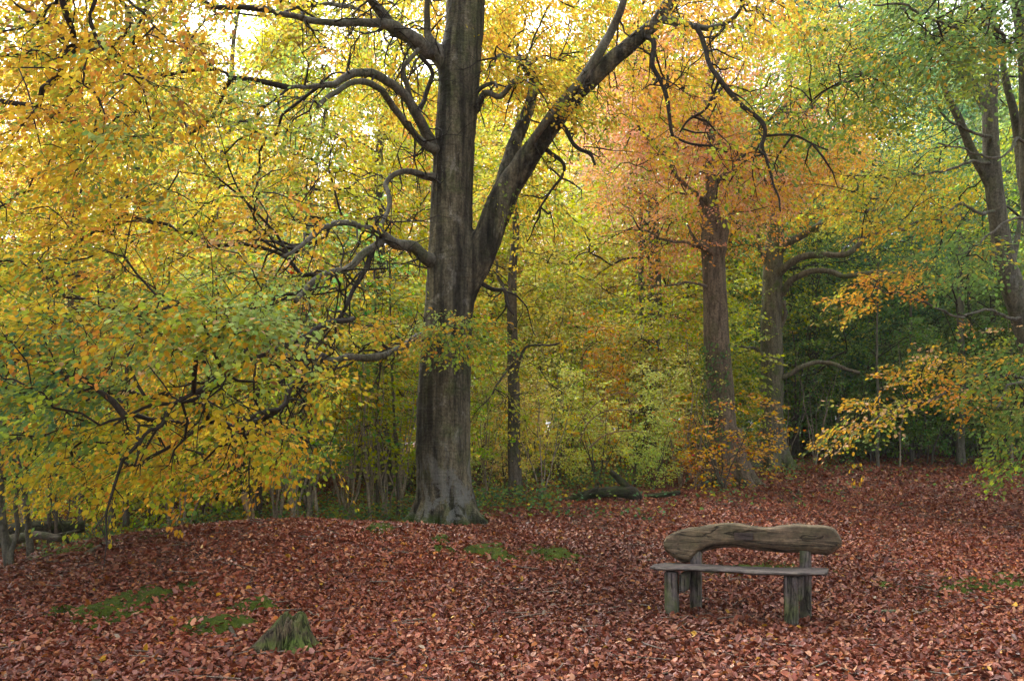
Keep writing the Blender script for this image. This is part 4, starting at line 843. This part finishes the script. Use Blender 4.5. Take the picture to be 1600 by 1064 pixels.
inn = np.roll(pts, 1, 0); nxt = np.roll(pts, -1, 0); tg_ = unit(nxt - inn); nrm = np.stack([tg_[:, 1], -tg_[:, 0]], -1)
if ((pts + nrm * .01 - cen) ** 2).sum() < ((pts - cen) ** 2).sum(): nrm = -nrm
def smooth_ring(r, k):
    for _ in range(k): r = (np.roll(r, 1, 0) + r * 2 + np.roll(r, -1, 0)) / 4
    return r
n_out = smooth_ring(nrm, 3)
low = np.clip((-nrm[:, 1]), 0, 1)[:, None]      # undersides carry a wide chamfer
prof = [(-.004, -.045), (.0, -.02), (.022, -.006), (.055, .0), (.095, -.006), (.122, -.02), (.130, -.045)]
for (yo, ins), li in zip(prof, (-.085, -.072, -.048, -.02, -.006, -.02, -.045)):
    ii = ins * (1 - low) + li * low
    r_ = pts + n_out * ii; r_ = smooth_ring(r_, 2 if ins < -.03 else 1)
    yy = OFFB + yo + .006 * fbm(np.column_stack([r_, r_[:, :1] * 0 + yo]), 4, 3)
    rings.append(np.column_stack([r_[:, 0], yy, r_[:, 1]]))
bm = bmesh.new(); vs = [[bm.verts.new(p) for p in rg] for rg in rings]
for a_, b_ in zip(vs[:-1], vs[1:]):
    for k in range(nO): bm.faces.new((a_[k], a_[(k + 1) % nO], b_[(k + 1) % nO], b_[k]))
# faces: bridge upper row to lower row
for rg, fl in ((vs[0], 1), (vs[-1], 0)):
    for k in range(45):
        q = (rg[k], rg[k + 1], rg[nO - 2 - k], rg[nO - 1 - k]); bm.faces.new(q[::-1] if fl else q)
bmesh.ops.subdivide_edges(bm, edges=bm.edges[:], cuts=2, use_grid_fill=True)
bmesh.ops.recalc_face_normals(bm, faces=bm.faces[:])
vv = np.array([v.co[:] for v in bm.verts]); dn = fbm(vv * [1, 1, 2.2], 5, 4) * .005 + fbm(vv * [1, 2, 4], 18, 3) * .003
bm.normal_update()
for v, d in zip(bm.verts, dn): v.co += v.normal * float(d)
from_bm('backrest', bm, M['backlog'], bench)
# plaque on the back's front face
q = [loc_on(*crop(a, b), OFFB - .012) for a, b in ((680, 263), (790, 264), (788, 305), (681, 303))]
bm = bmesh.new(); f_ = [bm.verts.new((a, OFFB - .016, b)) for a, b in q]; g_ = [bm.verts.new((a, OFFB + .03, b)) for a, b in q]
bm.faces.new(f_); bm.faces.new(g_[::-1])
for k in range(4): bm.faces.new((f_[k], g_[k], g_[(k + 1) % 4], f_[(k + 1) % 4]))
bmesh.ops.recalc_face_normals(bm, faces=bm.faces[:]); bmesh.ops.bevel(bm, geom=bm.edges[:], offset=.003, segments=2, affect='EDGES')
from_bm('plaque', bm, M['plaque'], bench, smooth=False)
# seat plank: live edge, front edge at y=0
s0 = loc_on(1012, 889, -.02); s1 = loc_on(1292, 898, -.02)
nx_ = 60; ws = []
for k in range(nx_ + 1):
    t = k / nx_; x = s0[0] + (s1[0] - s0[0]) * t; zt = s0[1] + (s1[1] - s0[1]) * t
    e = min(1, (t + .015) / .08, (1.02 - t) / .03) ** .6
    cy = .15 + .0 * t; hw = (.165 + .012 * math.sin(9 * t + 1) + .008 * math.sin(23 * t)) * (.35 + .65 * e)
    th_ = .015 * (.5 + .5 * e); zc = zt + .006 * math.sin(7 * t) + (.004 if t < .1 else 0)
    ws.append([(x, cy - hw, zc - th_ * .2), (x, cy - hw + .012, zc + th_ * .8), (x, cy - hw * .4, zc + th_), (x, cy + hw * .4, zc + th_), (x, cy + hw - .01, zc + th_ * .8), (x, cy + hw, zc - th_ * .2), (x, cy + hw - .02, zc - th_), (x, cy - hw + .03, zc - th_ * 1.2)])
bm = bmesh.new(); vs = [[bm.verts.new(p) for p in r_] for r_ in ws]
for a_, b_ in zip(vs[:-1], vs[1:]):
    for k in range(8): bm.faces.new((a_[k], a_[(k + 1) % 8], b_[(k + 1) % 8], b_[k]))
bm.faces.new(vs[0]); bm.faces.new(vs[-1][::-1])
bmesh.ops.subdivide_edges(bm, edges=bm.edges[:], cuts=1, use_grid_fill=True); bmesh.ops.recalc_face_normals(bm, faces=bm.faces[:]); bm.normal_update()
vv = np.array([v.co[:] for v in bm.verts]); dn = fbm(vv, 9, 4) * .004
for v, d in zip(bm.verts, dn): v.co += v.normal * float(d)
from_bm('seat', bm, M['seatwood'], bench)
def post(name, xb, yb_, wx, wy, z0, z1, topx=0, topy=0, mat='legwood'):
    bm = bmesh.new(); bmesh.ops.create_cube(bm, size=1)
    for v in bm.verts:
        t = v.co.z + .5; v.co = Vector((xb + v.co.x * wx * (1 - .04 * t) + topx * t, yb_ + v.co.y * wy + topy * t, z0 + (z1 - z0) * t))
    bmesh.ops.bevel(bm, geom=bm.edges[:], offset=.009, segments=2, affect='EDGES')
    bmesh.ops.subdivide_edges(bm, edges=[e for e in bm.edges if e.calc_length() > .08], cuts=7, use_grid_fill=True)
    bm.normal_update(); vv = np.array([v.co[:] for v in bm.verts]) + xb; dn = fbm(vv * [1, 1, .4], 9, 3) * .004
    for v, d in zip(bm.verts, dn): v.co += v.normal * float(d)
    return from_bm(name, bm, M[mat], bench)
zt = s0[1] - .018
for (pxf, pyt, pyb, pxr) in (((1038.5 + 1059.5) / 2, 894, 962, 1086), ((1224.5 + 1249) / 2, 900, 978, 1258)):
    xl, _ = loc_on(pxf, 930, .03); zs_ = loc_on(pxf, pyt, .0)[1]
    post('leg', xl, .085, .118, .11, -.12, zs_ - .006, topx=-.012)
    xr, _ = loc_on(pxr, 930, .33)
    post('back_post', xr, .385, .10, .11, -.12, loc_on(pxr, 868, .38)[1] + .06)
    post('brace', (xl + xr) / 2 + .01, .235, .055, .34, .235, zs_ - .02)

# ------------------------------------------------------------------ stump, logs, sticks
def lumpy(name, label, cat, base, height, r_at, col, n=96, m=26, group=None, topf=None):
    pass
sb = G(452, 6.05)
sb_px = 446
def stump():
    n, m = 120, 30; th = np.arange(n) / n * 2 * np.pi; V = []
    for k in range(m):
        t = k / (m - 1)
        ridges = .035 * np.abs(np.sin(th * 5 + .7 + t * .5)) + .028 * np.abs(np.sin(th * 9 + 2 + t)) + .012 * np.sin(th * 23)
        flare = .13 * (1 - t) ** 2.2
        r = .150 - .025 * t ** 4 + flare * (.75 + .5 * np.clip(np.sin(th * 2.5 + .5), -.3, 1)) + ridges * (.35 + .65 * (1 - t)) - .05
        # root running out towards lower left
        dl = (th - R(205) + np.pi) % (2 * np.pi) - np.pi; r = r + .26 * np.exp(-(dl / .25) ** 2) * (1 - t) ** 1.25
        topz = .255 + .022 * np.sin(th * 2 + 1) + .010 * np.sin(th * 7) + .012 * np.sin(th * 13 + 2)
        z = -.06 + (topz + .06) * t
        x = r * np.cos(th) + .03 * t; y = r * np.sin(th)
        V.append(np.stack([x, y, z], -1))
    for s, dz in ((.85, .012), (.6, .012), (.3, -.005), (.02, -.02)):
        c = V[m - 1].mean(0); V.append(np.stack([(V[m - 1][:, 0] - c[0]) * s + c[0], (V[m - 1][:, 1] - c[1]) * s + c[1], V[m - 1][:, 2] + dz + .01 * np.sin(th * 9)], -1))
    V = np.array(V); M_ = len(V); V = V.reshape(-1, 3); V += unit(V * [1, 1, 0] + 1e-6) * (fbm(V, 7, 4) * .014)[:, None]
    i = np.arange(M_ - 1)[:, None] * n; j = np.arange(n)[None]; jn = (j + 1) % n
    return rawmesh('tree_stump', V, np.stack([i + j, i + jn, i + n + jn, i + n + j], -1).reshape(-1, 4))
tag(link('tree_stump', stump(), M['stump'], loc=sb), 'low rotten mossy stump with ridged sides in the left foreground', 'tree stump')
def stick(name, label, cat, pts, rad, mat, group=None, sides=12, wob=.12, extra=()):
    O = np.array(pts[0]); t = Tubes(); t.add(np.array(pts), np.array(rad), sides, step=.06, wob=wob)
    for p, r in extra: t.add(np.array(p), np.array(r), sides, step=.06, wob=wob)
    return tag(link(name, t.mesh(name, O), M[mat], loc=O), label, cat, group)
def gp(px, Y, dz): return G(px, Y, dz)
stick('fallen_branch', 'short grey stick on the leaves left of the stump', 'stick', [gp(368, 6.35, .02), gp(360, 6.6, .05)], [.02, .017], 'log')
stick('fallen_branch', 'thin twig lying against the right foot of the stump', 'stick', [gp(452, 5.95, .03), gp(472, 5.85, .025)], [.008, .006], 'log')
stick('fallen_branch', 'slim pale stick half buried in leaves right of the bench', 'stick', [gp(1345, 7.5, .0), gp(1370, 7.45, .03), gp(1400, 7.45, .03), gp(1436, 7.35, .0)], [.01, .02, .022, .01], 'log')
stick('root', 'grey root crossing the top of the leafy bank at left', 'root', [gp(120, 9.2, -.02), gp(145, 9.7, .03), gp(180, 10.2, .03), gp(215, 10.6, -.02)], [.03, .04, .035, .02], 'log')
stick('fallen_log', 'dark mossy rotten log with an upright snag behind the bench', 'log', [gp(880, 16.2, .02), gp(915, 16.1, .12), gp(950, 16, .18), gp(985, 16, .17), gp(1000, 16, .02)], [.04, .09, .11, .14, .08], 'darklog', extra=[([gp(990, 16, .08), gp(975, 16, .34), gp(957, 16, .56), gp(953, 16, .6)], [.11, .08, .06, .04]), ([gp(905, 16, .0), gp(925, 15.9, .2), gp(935, 15.9, .3)], [.08, .06, .02])])
stick('fallen_log', 'thin dark log lying right of the mossy snag log', 'log', [gp(1010, 16.3, .06), gp(1035, 16.3, .09), gp(1062, 16.4, .12)], [.04, .05, .05], 'darklog')
stick('fallen_log', 'pale fallen bough lying low between the thin trunks at left edge', 'log', [W(-60, 860, 12.6), W(10, 845, 12.4), W(60, 836, 12.2), W(95, 842, 12)], [.12, .1, .06, .05], 'log')
stick('fallen_log', 'mossy thick log lying behind the thin trunks at left edge', 'log', [W(-60, 842, 13.8), W(0, 836, 13.8), W(60, 826, 14), W(130, 822, 14.4)], [.16, .17, .14, .1], 'darklog')
stick('fallen_branch', 'thin bare branch sloping over the logs at left edge', 'branch', [W(40, 830, 12.3), W(75, 838, 12.2), W(100, 834, 12.2), W(125, 828, 12.3)], [.035, .03, .025, .015], 'log')
stick('fallen_branch', 'dark crooked branch standing up from the logs at left edge', 'branch', [W(108, 850, 12.2), W(100, 832, 12.2), W(95, 815, 12.2), W(92, 808, 12.2)], [.02, .02, .015, .01], 'darklog')
# split mossy snag on the bank
sn = G(392, 15)
r_ = thing('broken_snag', sn, 'short broken snag with pale split wood and mossy foot behind the bank', 'tree stump')
t = Tubes(); t.add(np.array([sn + [.14, .06, -.1], sn + [.10, .04, .2], sn + [.04, 0, .45]]), np.array([.17, .12, .07]), 14, step=.05, wob=.15); link('mossy_foot', t.mesh('mossy_foot', sn), M['moss'], r_)
t = Tubes(); t.add(np.array([sn + [.08, -.04, .1], sn + [0, -.06, .45], sn + [-.09, -.06, .7], sn + [-.10, -.06, .82]]), np.array([.05, .08, .07, .05]), 12, step=.05, wob=.25); link('split_wood', t.mesh('split_wood', sn), M['paleinner'], r_)
# arching bare brambles and a low leafy beech spray at the foot of the big beech
def arch(label, pts):
    stick('bramble', label, 'bramble stem', [W(*p) for p in pts], [.02] + [.014] * (len(pts) - 2) + [.006], 'paleinner', group='arching bramble stems')
arch('tallest pale bare stem arching over the undergrowth right of the slim beech', [(886, 690, 18, 0)[:3], (905, 660, 18), (930, 632, 18), (958, 616, 18), (985, 615, 18), (1000, 628, 18)])
arch('second pale bare stem arching just below the tallest one', [(905, 690, 18), (920, 660, 18), (945, 643, 18), (975, 640, 18), (1000, 645, 18)])
arch('lowest pale bare stem arching above the mossy snag log', [(920, 700, 17.5), (945, 680, 17.5), (975, 673, 17.5), (1005, 675, 17.5)])
# thin trunks at the left edge, and slim trunks behind
def slim(name, label, pts, group=None, bark='bark_far', cat='tree'):
    P, r = limbpts(pts); O = P[0]; t = Tubes(); t.add(P, r, 10, step=.15, wob=.06)
    rt = thing(name, O, label, cat, group); link('trunk', t.mesh('trunk', O), M[bark], rt)
    # a few side twigs
    for k in range(5):
        i = len(P) // 2 + random.randrange(max(1, len(P) - len(P) // 2 - 1)) if len(P) > 3 else len(P) - 1
        a_ = random.random() * 6.28; L_ = random.uniform(.6, 1.4); e = P[i] + np.array([math.cos(a_) * L_, math.sin(a_) * L_, L_ * .6])
        t2 = Tubes(); t2.add(np.array([P[i], (P[i] + e) / 2 + rng.normal(size=3) * .08, e]), np.array([.018, .012, .004]), 5, step=.15); link('branch', t2.mesh('branch', O), M['twig'], rt)
slim('thin_tree', 'thin dark trunk at the very left edge', [(14, 885, 10.5, 15), (8, 840, 10.5, 12), (2, 790, 10.5, 11), (0, 700, 10.6, 10), (5, 600, 10.7, 8), (-5, 480, 10.8, 5)], bark='bark')
slim('thin_tree', 'crooked slender stem winding up beside the left edge trunk', [(18, 888, 10.3, 8), (18, 860, 10.3, 7), (28, 830, 10.3, 7), (24, 790, 10.3, 6), (30, 755, 10.3, 6), (38, 730, 10.3, 6), (20, 705, 10.3, 5), (0, 690, 10.3, 4)], bark='bark')
slim('thin_tree', 'slim straight trunk third from the left edge', [(48, 868, 11, 11), (44, 820, 11, 9), (40, 780, 11, 8), (34, 740, 11, 8), (28, 650, 11, 7), (20, 540, 11, 5)], bark='bark')
for px, py, Y, w0, px2, lab in ((77, 848, 14, 5, 78, 'pale whip thin stem standing among the logs at left'), (88, 838, 14, 4, 87, 'second pale whip thin stem right beside the first among the logs'), (127, 832, 15, 9, 125, 'stout pole trunk behind the left end of the bank'), (175, 825, 16, 9, 173, 'mossy footed pole trunk behind the bank'), (197, 822, 16, 8, 198, 'pole trunk next to the mossy footed one behind the bank'), (405, 830, 16.5, 9, 402, 'greenish straight trunk beside the broken snag'), (340, 830, 17, 6, 341, 'slim dark trunk left of the broken snag'), (482, 830, 19, 12, 478, 'straight dark trunk above the thicket of pale stems'), (590, 830, 18, 6, 588, 'thin dark stem left of the huge trunk'), (622, 830, 16.5, 5, 612, 'thin leaning stem nearest to the huge trunk on its left')):
    slim('thin_tree', lab, [(px, py, Y, w0 * 1.3), (px, py - 60, Y, w0), ((px + px2) / 2, py - 150, Y, w0 * .9), (px2, py - 270, Y, w0 * .8), (px2 - 3, py - 420, Y, w0 * .5), (px2 + 2, py - 560, Y, w0 * .2)], bark='bark_far')
for px, Y, w0, top, lab in ((1425, 27, 6, 520, 'slim dark trunk seen right of the dark hollow'), (1502, 25, 12, 480, 'dark trunk standing in the shade near the right edge'), (1516, 28, 7, 430, 'thinner trunk just right of the shaded dark trunk'), (1552, 27, 9, 430, 'tall dark trunk at right in front of the shadows'), (1575, 30, 6, 450, 'slim trunk furthest right in the shade'), (1445, 31, 5, 500, 'far slim trunk between the two dark trunks at right'), (1003, 27, 11, 380, 'dark trunk rising above the undergrowth left of the battered beech'), (1372, 24, 5, 560, 'little crooked pale tree at the far edge of the clearing')):
    b = G(px, Y); py = HY - (b[2] - CH) / Y * F
    slim('thin_tree', lab, [(px, py + 6, Y, w0 * 1.3), (px - 1, py - 40, Y, w0), (px + 2, (py + top) / 2, Y, w0 * .9), (px - 2, top, Y, w0 * .8), (px, top - 150, Y, w0 * .4)], bark='bark')

# ordinals for neighbours nothing else tells apart
from collections import defaultdict
dd = defaultdict(list)
for o in C.objects:
    if o.parent is None and o.get('label') and o.get('category') in ('tree', 'sapling', 'shrub'): dd[o['label']].append(o)
ORD = ['leftmost', 'second from left', 'third from left', 'fourth from left', 'fifth from left', 'sixth from left', 'seventh from left', 'eighth from left', 'ninth from left', 'tenth from left', 'eleventh from left', 'twelfth from left', 'thirteenth from left']
for lab, os_ in dd.items():
    if len(os_) > 1:
        os_.sort(key=lambda o: o.location.x / o.location.y)
        for k, o in enumerate(os_): o['label'] = lab + ', ' + (ORD[k] if k < len(ORD) else 'further right')

# ------------------------------------------------------------------ air
hz = bmesh.new(); bmesh.ops.create_cube(hz, size=1)
for v in hz.verts: v.co = Vector((v.co.x * 760, 170 + v.co.y * 520, 12 + v.co.z * 40))
me = bpy.data.meshes.new('haze'); hz.to_mesh(me); hz.free()
m, n, l = newmat('haze'); pv = n.new('ShaderNodeVolumePrincipled'); pv.inputs['Density'].default_value = .0004; pv.inputs['Color'].default_value = (.93, .95, .97, 1)
o_ = n.new('ShaderNodeOutputMaterial'); l.new(pv.outputs[0], o_.inputs['Volume'])
tag(link('haze', me, m), 'thin damp autumn air softening the far wood', 'haze', kind='stuff')
